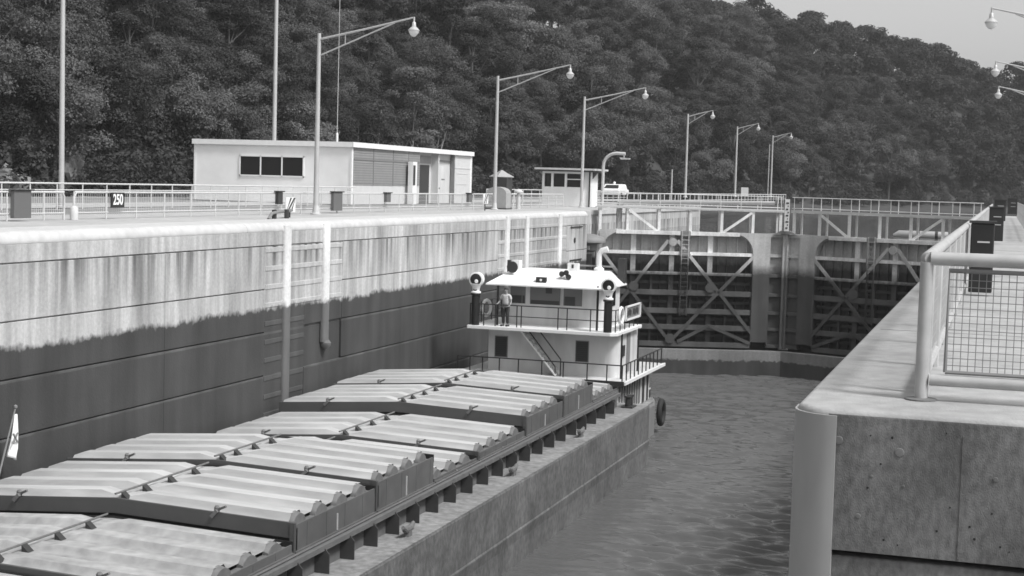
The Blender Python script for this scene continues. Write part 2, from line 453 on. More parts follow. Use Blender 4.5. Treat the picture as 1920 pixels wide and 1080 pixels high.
# coping with a rounded nose
b = MB(); n = 8; r = .3
poly = [(WX - 2, -.33), (WX, -.33)] + [(WX - r + r * math.cos(k / n * math.pi / 2) + .012, -r + r * math.sin(k / n * math.pi / 2)) for k in range(n + 1)] + [(WX - 2, 0)]
yy = Y0
for q in (18, 33.2, 48.4, 63.6, 78.8, Y1): b.prism(poly, 'y', yy, q - .012); yy = q
b.build('coping', m_coping, lw, smooth=True)
# lock deck behind the coping
b = MB(); b.box(-33.5, WX - 2, -40, Y1, -14, -.004); b.box(-33.5, -26, Y1, 134.9, -14, -.006)
tag(b.build('lock_deck', m_deck), None, None, kind='structure')

# left upstream approach wall beyond the gate and gate recess
aw = thing('approach_wall', (-26, 115, 0), 'pale concrete approach wall beyond the closed gate, left bank', 'lock wall')
b = MB(); b.box(-26, -25.3, 94.6, 135, -12, .02); b.build('wall_body', m_wall, aw, bevel=.05)
b = MB(); b.box(-25.3, -25.2, 97, 134, -.25, 0.03); b.build('fender_rail', m_coping, aw)

# ------------------------------------------------------------------ right lock wall
rw = thing('lock_wall', (4, 55, 0), 'concrete lock wall with rounded armoured nose, close by on the right', 'lock wall')
def bevel_block(name, x0, x1, y0, y1, z0, z1, rv, rt, mats):
    bm = bmesh.new(); bmesh.ops.create_cube(bm, size=1)
    for v in bm.verts: v.co = Vector((x0 if v.co.x < 0 else x1, y0 if v.co.y < 0 else y1, z0 if v.co.z < 0 else z1))
    ed = [e for e in bm.edges if all(abs(v.co.x - x0) < 1e-4 and abs(v.co.y - y0) < 1e-4 for v in e.verts)]
    if rv: bmesh.ops.bevel(bm, geom=ed, offset=rv, segments=8, profile=.5, affect='EDGES')
    bm.verts.ensure_lookup_table()
    ed = [e for e in bm.edges if all(abs(v.co.z - z1) < 1e-4 for v in e.verts) and all(v.co.x < x0 + rv + 1e-3 or v.co.y < y0 + 1e-3 for v in e.verts) and sum(len(f.verts) > 0 for f in e.link_faces) == 2]
    bmesh.ops.bevel(bm, geom=ed, offset=rt, segments=5, profile=.5, affect='EDGES')
    b = MB(); bm.normal_update()
    b.v = [tuple(v.co) for v in bm.verts]; bm.verts.index_update()
    for f in bm.faces:
        b.f.append([v.index for v in f.verts]); n = f.normal; c = f.calc_center_median()
        k = 0
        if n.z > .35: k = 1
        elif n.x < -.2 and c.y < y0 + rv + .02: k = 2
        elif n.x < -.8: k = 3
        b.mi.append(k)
    bm.free(); return b
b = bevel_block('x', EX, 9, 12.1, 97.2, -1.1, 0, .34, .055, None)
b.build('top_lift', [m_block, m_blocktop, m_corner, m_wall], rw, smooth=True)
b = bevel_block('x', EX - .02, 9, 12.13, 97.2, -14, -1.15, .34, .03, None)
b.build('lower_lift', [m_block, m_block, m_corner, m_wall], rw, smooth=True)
b = MB(); b.box(EX + .35, 9, 12.3, 97, -1.2, -1.0); b.box(EX + .03, EX + .36, 12.45, 97, -1.2, -1.0); b.each('joint_gap', m_black, rw)
b = MB(); b.box(-.2, -.185, 12.094, 12.2, -1.08, -.14); b.build('contraction_joint', m_block, rw)
rp = random.Random(21)
for k in range(20):
    b = MB(); x = rp.uniform(-1.15, 1.0); z_ = rp.uniform(-1.02, -.12); r__ = rp.uniform(.004, .011)
    b.lathe((x, 12.099, z_), [(r__, 0), (r__ * .8, -.002), (r__ * .3, -.003)], 7, 'y'); b.build('pit', m_black, rw)
b = MB(); n = 10; rr = .36
arc = [(EX - .022 + rr - rr * math.cos(k / n * math.pi / 2), 12.08 + rr - rr * math.sin(k / n * math.pi / 2)) for k in range(n + 1)]
inn = [(EX + .05 + (rr - .07) * (1 - math.cos(k / n * math.pi / 2)), 12.15 + (rr - .07) * (1 - math.sin(k / n * math.pi / 2))) for k in range(n + 1)][::-1]
b.prism([(EX - .022, 12.62)] + arc + inn + [(EX + .05, 12.62)], 'z', -14, -.05); b.build('corner_guard', m_corner, rw, smooth=True)
for (x, z_, r__, mm) in ((-1.12, -.24, .034, 0), (-.66, -.3, .036, 1), (-.95, -.82, .022, 0), (-.86, -.5, .012, 0), (-.62, -.56, .013, 0), (.05, -.45, .02, 0), (-1.17, -.62, .018, 1)):
    b = MB(); b.lathe((x, 12.099, z_), [(r__, 0), (r__ * .9, -.004), (r__ * .5, -.005)], 12, 'y'); b.build('tie_hole', (m_fit, m_tie)[mm], rw)
for y in (19.5, 34, 50, 66, 82):
    b = MB(); b.box(EX + .12, 8.9, y, y + .015, -.01, .003); b.build('deck_joint', m_fit, rw)
b = MB(); b.box(-26, 9, 97.2, 97.21, -14, -13.5); b.box(EX, 9, 97.3, 140, -12, -.01); b.build('upper_wall', m_deck, rw)

# gate sill
sb = thing('gate_sill', (-13.2, 98, -12), 'wet concrete sill under the closed gate, just above the chamber water', 'sill')
b = MB(); b.prism([(WX - .4, 96.0), (-13.2, 100.1), (EX + .4, 96.0), (EX + .4, 104), (WX - .4, 104)], 'z', -14, -8.75); b.build('sill_body', m_sill, sb)

# ------------------------------------------------------------------ miter gate
def leaf(sgn, label):
    """sgn -1: left leaf. Local frame: a runs 0..1 from the hinge to the miter post"""
    H = Vector((WX + .1, 96.6)) if sgn < 0 else Vector((EX - .1, 96.6)); T = Vector((-13.2, 100.55))
    T = T + Vector((sgn * .06, 0))
    ln = (T - H).length; d = (T - H) / ln; n = Vector((d.y, -d.x))
    if n.y > 0: n = -n                       # towards the chamber (camera side)
    def P(a, o, z): q = H + d * a + n * o; return (q.x, q.y, z)
    lf = thing('lock_gate', (H.x, H.y, -8.6), label, 'lock gate', 'two leaves of the closed miter gate')
    def pbox(b, a0, a1, o0, o1, z0, z1):
        vs = [P(a, o, z) for z in (z0, z1) for o in (o0, o1) for a in (a0, a1)]
        b.add(vs, [(0, 2, 3, 1), (4, 5, 7, 6), (0, 1, 5, 4), (2, 6, 7, 3), (0, 4, 6, 2), (1, 3, 7, 5)])
    GZ = [-1.28, -2.58, -3.88, -5.12, -6.3, -7.35, -8.45]
    b = MB(); pbox(b, .1, ln - .05, -.75, -.68, -8.75, -1.25)
    a = .5
    while a < ln - 1.2: pbox(b, a, a + .05, -.68, -.45, -8.6, -1.3); a += .62
    b.build('skin_plate', m_gskin, lf)
    LM = ln - 2.05
    for i, z in enumerate(GZ):
        b = MB(); fw = (.125, .11, .1)[i] if i < 3 else .17
        pbox(b, .3, LM, -.68, .0, z - .02, z + .02)           # web
        pbox(b, .3 if i else 1.25, LM - (0 if i else .9), 0, (.05 if i else .13), z - fw, z + fw)   # flange facing the chamber
        if i >= 3: pbox(b, .3, LM, -.45, -.4, z - .28, z + .05)
        b.build('girder', m_gbeam, lf, bevel=.01)
    for i, z in enumerate((-4.5, -5.75, -6.85, -7.9)):
        b = MB(); pbox(b, .35, LM, -.6, -.45, z - .09, z + .09); b.build('stiffener', m_gmit, lf)
    for a in (ln * .1, ln * .3, ln * .51, ln * .7):
        b = MB(); pbox(b, a - .07, a + .07, -.5, -.3, -8.4, -3.95); b.build('stiffener', m_gmit, lf)
    # vertical diaphragms
    for a in (ln * .2, ln * .405, ln * .61):
        b = MB(); pbox(b, a - .16, a + .16, -.62, -.3, -8.4, -1.3)
        b.build('diaphragm', m_gbeam, lf)
    # diagonals and their star shaped gussets
    D = [((.35, -2.55), (ln * .405 - .1, -8.2)), ((ln * .405 + .3, -1.75), (LM + .3, -7.9)),
         ((LM + .4, -2.3), (ln * .405 + .1, -8.2)), ((ln * .405 - .3, -1.75), (.3, -7.6)),
         ((.3, -4.9), (ln * .2, -8.2)), ((ln * .61, -7.2), (ln * .405 + .5, -8.3)), ((ln * .61, -7.2), (LM, -8.3)), ((ln * .2, -7.2), (.4, -8.3))]
    for (p, q) in D:
        b = MB(); b.bar(P(p[0], .08, p[1]), P(q[0], .08, q[1]), .21, .06, ref=(n.x, n.y, 0)); b.build('diagonal', m_gdiag, lf)
    b = MB()
    for (a, z, s_) in ((ln * .2 + .05, -4.75, .5), (ln * .61, -4.75, .5), (ln * .405, -1.85, .42), (ln * .405, -8.1, .5)):
        k = 8; o = len(b.v)
        for off in (.09, .15):
            for j in range(k):
                t = 2 * math.pi * (j + .5) / k; rr = s_ * .66
                b.v.append(P(a + rr * math.cos(t), off, z + rr * math.sin(t)))
        b.f.append([o + k + j for j in range(k)]); b.mi.append(0)
        for j in range(k): b.f.append([o + j, o + (j + 1) % k, o + k + (j + 1) % k, o + k + j]); b.mi.append(0)
    b.each('gusset', m_gdiag, lf)
    # miter end: wide plate with the curved haunches of the top bay, centre strip set back
    b = MB()
    rad = 1.22; zt, zb = -1.15, -2.58
    ang = [k / 10 * math.pi / 2 for k in range(11)]
    haunch = [(LM - 1.15, zt)] + [(LM - 1.15 + 1.15 * math.sin(t), zt - .12 - (1.2) * (1 - math.cos(t))) for t in ang]
    poly = haunch + [(LM + .02, zb), (LM + .02, -8.2), (LM + 1.05, -8.2), (LM + 1.05, zt)]
    m_ = len(poly); vs = [P(q[0], .06, q[1]) for q in poly] + [P(q[0], .12, q[1]) for q in poly]
    b.add(vs, [list(range(m_)), [m_ + i for i in range(m_)]] + [[i, (i + 1) % m_, m_ + (i + 1) % m_, m_ + i] for i in range(m_)])
    # web behind the edge of the haunch
    pbox(b, LM - .02, LM + .05, -.7, .05, -8.4, -2.6)
    hv = haunch[1:]; vs = [P(q[0], .06, q[1]) for q in hv] + [P(q[0], -.68, q[1]) for q in hv]; m_ = len(hv)
    b.add(vs, [[i, i + 1, m_ + i + 1, m_ + i] for i in range(m_ - 1)])
    b.build('miter_plate', m_gmit, lf)
    b = MB(); pbox(b, LM + 1.05, ln - .03, -.5, -.2, -8.5, -1.15)
    for z in GZ: pbox(b, LM + 1.05, ln - .06, -.2, .02, z - .1, z + .1)
    pbox(b, LM + 1.05, LM + 1.12, -.2, .1, -8.4, -1.15)
    b.build('miter_post', m_gmit, lf)
    b = MB(); pbox(b, ln - .16, ln - .02, -.2, .22, -8.6, -1.0); b.build('miter_seal', m_gdiag, lf)
    # quoin end plate with its haunch
    b = MB(); hq = [(.2, zt), (1.7, zt)] + [(1.7 - 1.35 * math.sin(t), zt - .1 - 1.25 * (1 - math.cos(t))) for t in ang] + [(.2, zb)]
    m_ = len(hq); vs = [P(q[0], .05, q[1]) for q in hq] + [P(q[0], .1, q[1]) for q in hq]
    b.add(vs, [list(range(m_)), [m_ + i for i in range(m_)]] + [[i, (i + 1) % m_, m_ + (i + 1) % m_, m_ + i] for i in range(m_)])
    pbox(b, 0, .32, -.7, .1, -8.5, -2.5)
    b.build('quoin_plate', m_gmit, lf)
    # ladder down the face
    la = ln * .47 if sgn < 0 else ln * .52
    b = MB()
    for da in (-.22, .22): pbox(b, la + da - .03, la + da + .03, .12, .17, -6.6, -1.1)
    z = -1.4
    while z > -6.5: pbox(b, la - .19, la + .19, .13, .16, z - .02, z + .02); z -= .3
    b.build('ladder', m_gskin, lf)
    b = MB()
    for z in (-1.3, -2.6): pbox(b, la - .32, la + .32, .05, .15, z - .16, z + .16)
    b.each('ladder_plate', m_grey, lf)
    # frame carrying the walkway
    PA = [ln * k / 6 for k in range(0, 7)]
    for i, a in enumerate(PA):
        a = min(max(a, .25), ln - .25)
        b = MB(); pbox(b, a - .09, a + .09, -.5, -.4, -1.25, .22); pbox(b, a - .06, a + .06, -1.6, -1.5, -1.25, .22); b.each('stanchion', m_gbeam, lf)
    for (p, q) in (((PA[1] + .05, .15), (PA[2] - .1, -1.2)), ((PA[5] - .1, .15), (PA[4] + .05, -1.2))) if sgn < 0 else (((PA[5] - .1, .15), (PA[4] + .05, -1.2)), ((PA[1] + .05, .15), (PA[2] - .1, -1.2))):
        b = MB(); b.bar(P(p[0], -.36, p[1]), P(q[0], -.36, q[1]), .16, .06, ref=(n.x, n.y, 0)); b.build('walkway_brace', m_gbeam, lf)
    b = MB(); pbox(b, 0, ln - .05, -1.62, -.32, .22, .3); b.build('walkway_deck', m_gbeam, lf)
    b = MB(); pbox(b, 0, ln - .05, -.34, -.3, .28, .40)
    b.build('toe_board', m_railfar, lf)
    for o_ in (-.36, -1.58):
        b = MB(); b.tube([P(0, o_, 1.22), P(ln - .1, o_, 1.22)], .028, 6); b.tube([P(0, o_, .52), P(ln - .1, o_, .52)], .022, 6)
        b.each('handrail', m_railfar, lf, smooth=True)
        k = 0
        while k <= 9:
            a = .15 + k * (ln - .4) / 9
            b = MB(); b.tube([P(a, o_, .3), P(a, o_, 1.22)], .024, 6); b.build('rail_post', m_railfar, lf); k += 1
    return lf, P, ln
gl, PL, LNL = leaf(-1, 'left leaf of the closed steel lock gate, nearer the streaked wall')
gr, PR, LNR = leaf(1, 'right leaf of the closed steel lock gate, partly hidden by the right wall')
# left leaf: operating strut pipe along the walkway
b = thing('hydraulic_pipe', (-22.5, 98.6, -1), 'fat white pipe with an elbow running along the left gate walkway', 'pipe')
p0 = PL(1.5, -.9, -1.1); p1 = PL(1.5, -.9, .3); p2 = PL(1.8, -.9, .62); p3 = PL(LNL - .6, -.9, .82)
q = MB(); q.tube([p0, p1], .2, 12); q.build('riser', m_grey2, b, smooth=True)
q = MB(); q.tube([p1, tuple((Vector(p1) * .3 + Vector(p2) * .7) + Vector((-.12, 0, .02))), p2, p3], [.2, .2, .17, .13], 12); q.build('run', m_grey2, b, smooth=True)
# staff gauge at the miter
sg = thing('staff_gauge', (-13.2, 100.2, -1.0), 'white depth gauge board with dark marks standing where the gate leaves meet', 'gauge')
q = MB(); q.box(-13.28, -12.98, 100.02, 100.06, -.95, 1.1); q.build('board', m_white, sg)
q = MB()
for k in range(9): q.box(-13.2 + .1 * (k % 2), -13.06 + .02 * (k % 3), 100.005, 100.019, -.8 + k * .2, -.7 + k * .2)
q.build('marks', m_dark, sg)
q = MB(); q.prism([(-13.9, -1.14), (-12.5, -1.14), (-12.95, -.92), (-13.45, -.92)], 'y', 100.1, 100.5); q.build('bracket', m_grey, sg)

# gudgeon anchorage at the left hinge
gd = thing('gate_anchorage', (-25.2, 95.6, -1.2), 'rounded dark hinge cap at the left end of the gate', 'gate hinge')
q = MB(); q.lathe((-25.0, 95.6, -2.6), [(.3, 0), (.5, .1), (.5, .5), (1.05, .62), (1.05, .75), (.9, .95), (.5, 1.1), (.1, 1.15)], 18); q.build('cap', m_grey, gd, smooth=True)
q = MB(); q.box(-25.4, -24.6, 94.7, 94.9, -4.2, -2.7); q.build('lower_bracket', m_dark, gd)
q = MB(); q.box(-25.2, -24.8, 94.9, 95.0, -2.45, -2.2); q.build('plate', m_coping, gd)

# ------------------------------------------------------------------ barge
BR, BLX, COR, COL_ = -14.1, -24.78, -15.2, -24.5
BZ = -7.72
bg = thing('barge', (-19.4, 35, -10.4), 'long grey hopper barge carrying a row of ribbed covers along the left wall', 'barge')
b = MB()
Ys = [4, 10, 18, 26, 34, 42, 50, 58, 65.1]
b.box(BLX, BR, 4, 65.1, -12.5, BZ - .02); b.build('hull', m_barge, bg, bevel=.06)
b = MB(); b.box(BLX + .03, BR - .02, 4.02, 65.05, BZ - .018, BZ); b.build('side_deck', m_bdeck, bg)
b = MB(); b.prism([(BR, -9.6), (BR + .035, -9.32), (BR + .035, -9.28), (BR, -9.24)], 'y', 4, 65.1); b.build('rub_rail', m_barge, bg)
b = MB(); b.box(COR - .12, COR, 8, 63.5, BZ, -7.12); b.box(COL_, COL_ + .1, 8, 64.1, BZ, -7.12); b.box(COL_, COR, 63.5, 63.62, BZ, -7.1); b.build('coaming', m_coam, bg)
b = MB(); b.box(COR - .12, COR + .26, 8, 63.2, -7.12, -7.04); b.box(COR + .2, COR + .26, 8, 63.2, -7.17, -7.122); b.tube([(COR + .12, 8, -7.0), (COR + .12, 63.1, -7.0)], .03, 6); b.build('cover_track', m_coam2, bg)
bk = None
y = 33.25 - 1.49 * 4
while y < 63.0:
    if bk is None:
        q = MB(); q.prism([(COR, -7.12), (COR + .27, -7.12), (COR + .38, -7.25), (COR + .38, BZ + .01), (COR, BZ + .01)], 'y', y, y + .035)
        bk = q.build('coaming_bracket', [m_bracket], bg); y0b = y
    else:
        c = bk.copy(); COL.objects.link(c); c.parent = bg; c.location = (0, y - y0b, 0)
    y += 1.49
def cleat():
    t = thing('deck_cleat', (0, 0, 0), '', 'cleat', 'mooring cleats on the barge deck')
    q = MB(); q.prism([(-.14, 0), (.14, 0), (.1, .16), (-.1, .16)], 'x', -.07, .07); q.build('foot', m_fit, t)
    q = MB(); q.tube([(0, -.38, .30), (0, -.2, .2), (0, .2, .2), (0, .38, .30)], [.05, .09, .09, .05], 8); q.build('horns', m_fit, t, smooth=True)
    return t
c0 = cleat(); c0.location = (-14.58, 55.4, BZ); c0['label'] = 'small cleat on the barge deck, farthest of the three down the edge'
copy_tree(c0, (-14.58, 47.0, BZ), 'middle cleat of the three along the barge deck edge')
copy_tree(c0, (-14.55, 37.7, BZ), 'cleat on the barge deck edge nearest the camera')
t = thing('deck_bitt', (-14.75, 63.9, BZ), 'dark double mooring bitt at the stern corner of the barge deck', 'bitt')
q = MB(); q.box(-15.0, -14.5, 63.5, 64.3, BZ, BZ + .06); q.build('base_plate', m_dark, t)
for dy in (-.2, .25):
    q = MB(); q.lathe((-14.75, 63.9 + dy, BZ + .06), [(.12, 0), (.12, .36), (.16, .38), (.16, .44)], 10); q.build('post', m_dark, t, smooth=True)

# cargo covers
RX = -19.9
def cover(y0, y1, zs, step, label, dusty=False, ribs=None, rear=.2):
    zs_l = zs - .16; zr = zs + .17
    t = thing('cargo_cover', (RX, (y0 + y1) / 2, zs), label, 'barge cover', 'ribbed covers along the barge')
    L_ = y1 - y0; n = ribs or max(3, round(L_ / 1.12)); pit = L_ / n
    amp = .17 if not dusty else .14
    XS = [COL_ + .02, COL_ + .3, -22.4, RX - .65, RX - .2, RX, RX + .2, RX + .65, -17.4, COR - .42, COR - .26]
    def base(x): return zs_l + (zr - zs_l) * (x - COL_) / (RX - COL_) if x < RX else zr + (zs - zr) * (x - RX) / (COR - RX)
    def fall(x):
        if abs(x - RX) <= .21: return .3
        if x < COL_ + .1: return .5
        return 1.
    def prof(y):
        u = ((y - y0) / pit) % 1
        if u < .22 or u > .78: return 0
        return min(1., (u - .22) / .1, (.78 - u) / .1)
    ny = n * 25; ys = [y0 + L_ * i / ny for i in range(ny + 1)]
    b = MB()
    for y in ys:
        for x in XS: b.v.append((x, y, base(x) + amp * fall(x) * prof(y)))
    m_ = len(XS)
    for i in range(ny):
        for j in range(m_ - 1):
            a0 = i * m_ + j; b.f.append([a0, a0 + 1, a0 + m_ + 1, a0 + m_]); b.mi.append(0 if prof((ys[i] + ys[i + 1]) / 2) > .9 else 2)  # valleys and rib sides get the painted-shade material
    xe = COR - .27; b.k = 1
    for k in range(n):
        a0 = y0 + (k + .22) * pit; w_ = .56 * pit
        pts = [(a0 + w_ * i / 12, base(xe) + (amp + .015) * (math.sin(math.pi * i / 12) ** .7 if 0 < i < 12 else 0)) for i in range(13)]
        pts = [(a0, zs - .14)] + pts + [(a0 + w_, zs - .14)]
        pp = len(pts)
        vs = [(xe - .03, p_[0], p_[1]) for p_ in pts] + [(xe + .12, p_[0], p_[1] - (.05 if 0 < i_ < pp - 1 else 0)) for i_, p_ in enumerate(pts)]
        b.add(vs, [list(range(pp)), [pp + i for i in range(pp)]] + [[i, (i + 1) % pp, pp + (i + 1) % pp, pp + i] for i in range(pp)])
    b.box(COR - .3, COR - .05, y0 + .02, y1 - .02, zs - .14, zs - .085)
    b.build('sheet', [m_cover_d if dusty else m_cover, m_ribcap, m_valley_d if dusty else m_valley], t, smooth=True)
    b = MB()
    b.box(COR - .04, COR + .0, y0 + .02, y1 - .02, -7.035, zs - .02)
    b.box(COR - .05, COR + .06, y0 + .02, y1 - .02, -7.036, -6.97)
    k = y0 + .7
    while k < y1 - .2: b.box(COR, COR + .008, k, k + .04, -6.96, zs - .05); k += 1.1
    b.build('side_plate', m_skirt, t)
    b = MB(); b.box(COL_, COL_ + .04, y0 + .02, y1 - .02, -7.1, zs_l - .05); b.build('side_plate', m_skirt, t)
    # end header facing the camera
    def hdr(y, ya, hgt, off, rise):
        q = MB()
        for (xa, xb) in ((COL_, RX), (RX, COR)):
            za, zb_ = base(xa) + rise, base(xb) + rise
            vs = []
            for yy in (y, ya):
                vs += [(xa, yy, za - hgt), (xb, yy, zb_ - hgt), (xb, yy, zb_), (xa, yy, za)]
            q.add(vs, [(0, 1, 2, 3), (7, 6, 5, 4), (0, 4, 5, 1), (3, 2, 6, 7), (0, 3, 7, 4), (1, 5, 6, 2)])
        return q
    if step:
        q = hdr(y0 - .03, y0 + .05, step, 0, .05); q.k = 0
        q.bar((COR - .03, y0 + .0, zs + .04), (COR - .03, y0 + .0, -7.0), .1, .12)
        q.build('front_header', m_header, t)
        q = hdr(y0 + .12, y0 + .18, step + .34, 0, -.1); q.build('inner_beam', m_bracket, t)
    q = hdr(y1 - .05, y1, .22, 0, .05); q.build('rear_header', m_blackp, t)
    # ridge rod on small feet
    q = MB(); q.tube([(RX, y0 - .02, zr + .15), (RX, y1 - .3, zr + .15)], .026, 6); q.build('ridge_rod', m_fit, t, smooth=True)
    for k in range(n):
        yy = y0 + (k + .04) * pit
        if k == 0: yy += .25
        q = MB(); q.prism([(RX + .03, zr - .03), (RX + .24, zr - .03), (RX + .03, zr + .15)], 'y', yy - .1, yy + .1); q.build('rod_foot', m_dark, t)
    for xx in (-17.2, -22.6):
        q = MB(); zz = base(xx) + .06
        q.lathe((xx, y0 + .02, zz), [(.07, 0), (.07, .1), (.04, .14)], 8); q.bar((xx + .02, y0 + .02, zz + .04), (xx + .28, y0 - .06, zz + .16), .05)
        q.bar((xx - .1, y0 - .06, zz - .12), (xx + .05, y0 - .06, zz + .04), .09)
        q.build('lifting_lug', m_fit, t, smooth=False)
    q = MB(); q.bar((COR + .01, (y0 + y1) / 2, -6.95), (COR + .01, (y0 + y1) / 2, zs - .2), .03); q.build('hook', m_rail, t)
    return t
cover(59.45, 63.6, -6.88, 0, 'low pale ribbed barge cover right in front of the towboat')
cover(55.05, 59.4, -6.22, .22, 'high ribbed barge cover second from the towboat')
cover(50.3, 55.0, -6.34, .36, 'ribbed barge cover whose tall dark end beam sits mid-way along the barge')
cover(45.25, 50.25, -6.76, .24, 'lower ribbed barge cover in front of the mid-barge tall end beam')
cover(41.35, 45.2, -6.88, 0, 'lowest short ribbed barge cover behind the high middle cover')
cover(37.0, 41.3, -6.22, .24, 'high ribbed barge cover with open dark side corner, beside the middle cleat')
cover(32.1, 36.95, -6.34, .36, 'wide bright ribbed barge cover above the nearest tall dark end beam')
cover(27.15, 32.05, -6.76, .24, 'dull dusty flat-looking barge cover nearest the camera', dusty=True)
cover(23.2, 27.1, -6.88, 0, 'barge cover cut off at the bottom left corner of the picture', dusty=True)
# flag on the barge
fl = thing('flag', (-24.35, 33.3, -7.1), 'limp white flag on a leaning staff at the left edge of the barge', 'flag')
q = MB(); q.tube([(-24.3, 33.25, -7.2), (-24.3, 34.33, -4.58)], [.03, .022], 8); q.lathe((-24.3, 34.34, -4.58), [(.03, 0), (.055, .03), (.05, .08), (.01, .11)], 10); q.build('staff', m_grey, fl, smooth=True)
q = MB(); nu, nv = 9, 14
for j in range(nv + 1):
    v = j / nv
    for i in range(nu + 1):
        uu = i / nu; wid = .10 + .42 * min(1, v * 1.3) * (1 - .15 * v)
        py = 34.3 - .46 * v * 1.0 + wid * (uu - .25) + .25 * v
        pz = -4.72 - 1.05 * v - .18 * uu * v
        q.v.append((-24.28 + .07 * math.sin(uu * 9 + v * 3) * (.3 + v), py, pz))
for j in range(nv):
    for i in range(nu):
        a0 = j * (nu + 1) + i; q.f.append([a0, a0 + 1, a0 + nu + 2, a0 + nu + 1]); q.mi.append(0)
o = q.build('cloth', m_white, fl, smooth=True); sm = o.modifiers.new('thick', 'SOLIDIFY'); sm.thickness = .012
q = MB()
q.bar((-24.2, 34.12, -5.2), (-24.2, 34.3, -5.45), .035); q.bar((-24.2, 34.3, -5.2), (-24.2, 34.1, -5.45), .035); q.build('emblem', m_grey, fl)

# ------------------------------------------------------------------ towboat
tb = thing('towboat', (-19.5, 71, -10.4), 'white pushboat with a wheelhouse behind the barge stern', 'towboat')
q = MB(); q.prism([(-23.6, 65.6), (-15.6, 65.6), (-15.6, 73.2), (-15.9, 74.6), (-16.8, 75.4), (-22.2, 75.4), (-23.4, 74.6), (-23.8, 73.5)], 'z', -11.5, -8.75); q.build('hull', m_grey, tb, bevel=.15)
q = MB(); q.prism([(-23.5, 65.7), (-15.65, 65.7), (-15.65, 73.1), (-16.0, 74.5), (-23.2, 74.5), (-23.7, 73.5)], 'z', -8.748, -8.7); q.build('main_deck', m_bdeck, tb)
for x in (-22, -17):
    q = MB(); q.prism([(65.25, -10.8), (66.0, -10.8), (66.3, -7.4), (65.25, -7.4)], 'x', x - .35, x + .35); q.build('push_knee', m_dark, tb)
# lower house
q = MB(); q.box(-23.0, -16.0, 66.6, 73.6, -8.7, -7.12); q.build('lower_house', m_white2, tb, bevel=.04)
q = MB(); y = 67.2
while y < 71.6: q.box(-15.99, -15.93, y, y + .12, -8.6, -7.14); y += .5
q.each('house_stiffener', m_grey, tb)
for (a, c) in ((72.0, 72.35), (72.95, 73.2)):
    q = MB(); q.box(-15.995, -15.96, a, c, -8.65, -7.2); q.each('side_door', m_dark, tb)
# boat deck
q = MB(); q.box(-23.4, -15.5, 66.0, 74.5, -7.12, -6.98); q.build('boat_deck', m_white2, tb)
q = MB(); q.box(-23.42, -15.48, 65.94, 65.995, -7.16, -6.93); q.build('deck_edge_front', m_dark, tb)
q = MB(); q.box(-15.495, -15.42, 66.0, 74.5, -7.1, -6.96); q.build('deck_edge_side', m_white, tb)
def rail(parent, pts, h, m, posts, mid=True, r=.024, name='railing'):
    q = MB(); q.tube([(p[0], p[1], p[2] + h) for p in pts], r, 6)
    if mid: q.tube([(p[0], p[1], p[2] + h * .5) for p in pts], r * .8, 6)
    q.each('handrail', m, parent, smooth=True)
    for p in posts:
        q = MB(); q.tube([p, (p[0], p[1], p[2] + h)], r, 6); q.build('rail_post', m, parent)
fp = [(-23.3, 66.1, -6.98), (-15.6, 66.1, -6.98), (-15.6, 74.4, -6.98)]
rail(tb, fp, .74, m_blackp, [(x, 66.1, -6.98) for x in (-23.3, -22.7, -22.1, -21.3, -20.4, -19.3, -18.3, -17.2, -16.3)] + [(-15.6, y, -6.98) for y in (66.1, 66.9, 67.7, 68.5, 69.3, 70.1, 70.9, 71.7, 72.5, 73.4, 74.3)], mid=False, r=.03)
# second house
q = MB(); n = 6; rc = .55
poly = [(-22.3, 67.5), (-16.2 - rc, 67.5)] + [(-16.2 - rc + rc * math.sin(k / n * math.pi / 2), 67.5 + rc - rc * math.cos(k / n * math.pi / 2)) for k in range(n + 1)] + [(-16.2, 71.6), (-22.3, 71.6)]
q.prism(poly, 'z', -6.98, -5.0); q.build('deck_house', m_white2, tb, smooth=True)
def shutter(x0, x1, z0, z1, y, nm='shutter_window'):
    q = MB(); q.box(x0 - .04, x1 + .04, y - .03, y, z0 - .04, z1 + .04); w_ = q.build(nm, m_grey, tb)
    q = MB(); q.box(x0, x1, y - .035, y - .031, z0, z1)
    k = z0 + .05
    while k < z1 - .03: q.bar((x0, y - .05, k), (x1, y - .05, k), .03, .035); k += .095
    q.each('slats', m_dark, w_)
shutter(-21.95, -21.4, -6.32, -5.42, 67.5); shutter(-18.1, -17.55, -6.32, -5.42, 67.5)
q = MB(); q.box(-16.2, -16.14, 68.35, 68.8, -6.1, -5.6); q.build('side_vent', m_dark, tb)
q = MB(); q.box(-16.2, -16.16, 69.3, 69.9, -6.9, -5.15); q.each('side_door', m_grey, tb)
q = MB(); q.tube([(-15.95, 67.3, -6.98), (-15.95, 67.3, -4.95)], .045, 8); q.tube([(-15.95, 70.6, -6.98), (-15.95, 70.6, -4.95)], .045, 8); q.each('deck_post', m_blackp, tb)
# wheelhouse deck
q = MB(); q.prism([(-22.95, 66.25), (-16.25, 66.25), (-15.95, 66.5), (-15.95, 71.3), (-22.95, 71.3)], 'z', -5.0, -4.84); q.build('wheelhouse_deck', m_white, tb, bevel=.02)
wp = [(-22.85, 71.0, -4.84), (-22.85, 66.4, -4.84), (-16.3, 66.4, -4.84), (-16.1, 66.6, -4.84), (-16.1, 71.1, -4.84)]
rail(tb, wp, .98, m_blackp, [(-22.85, y, -4.84) for y in (71, 69.5, 68, 66.4)] + [(x, 66.4, -4.84) for x in (-22.2, -21.65, -20.63, -20.42, -18.7, -18.28, -17.2)] + [(-16.1, y, -4.84) for y in (66.6, 67.5, 68.4, 69.3, 70.2, 71)], r=.027)
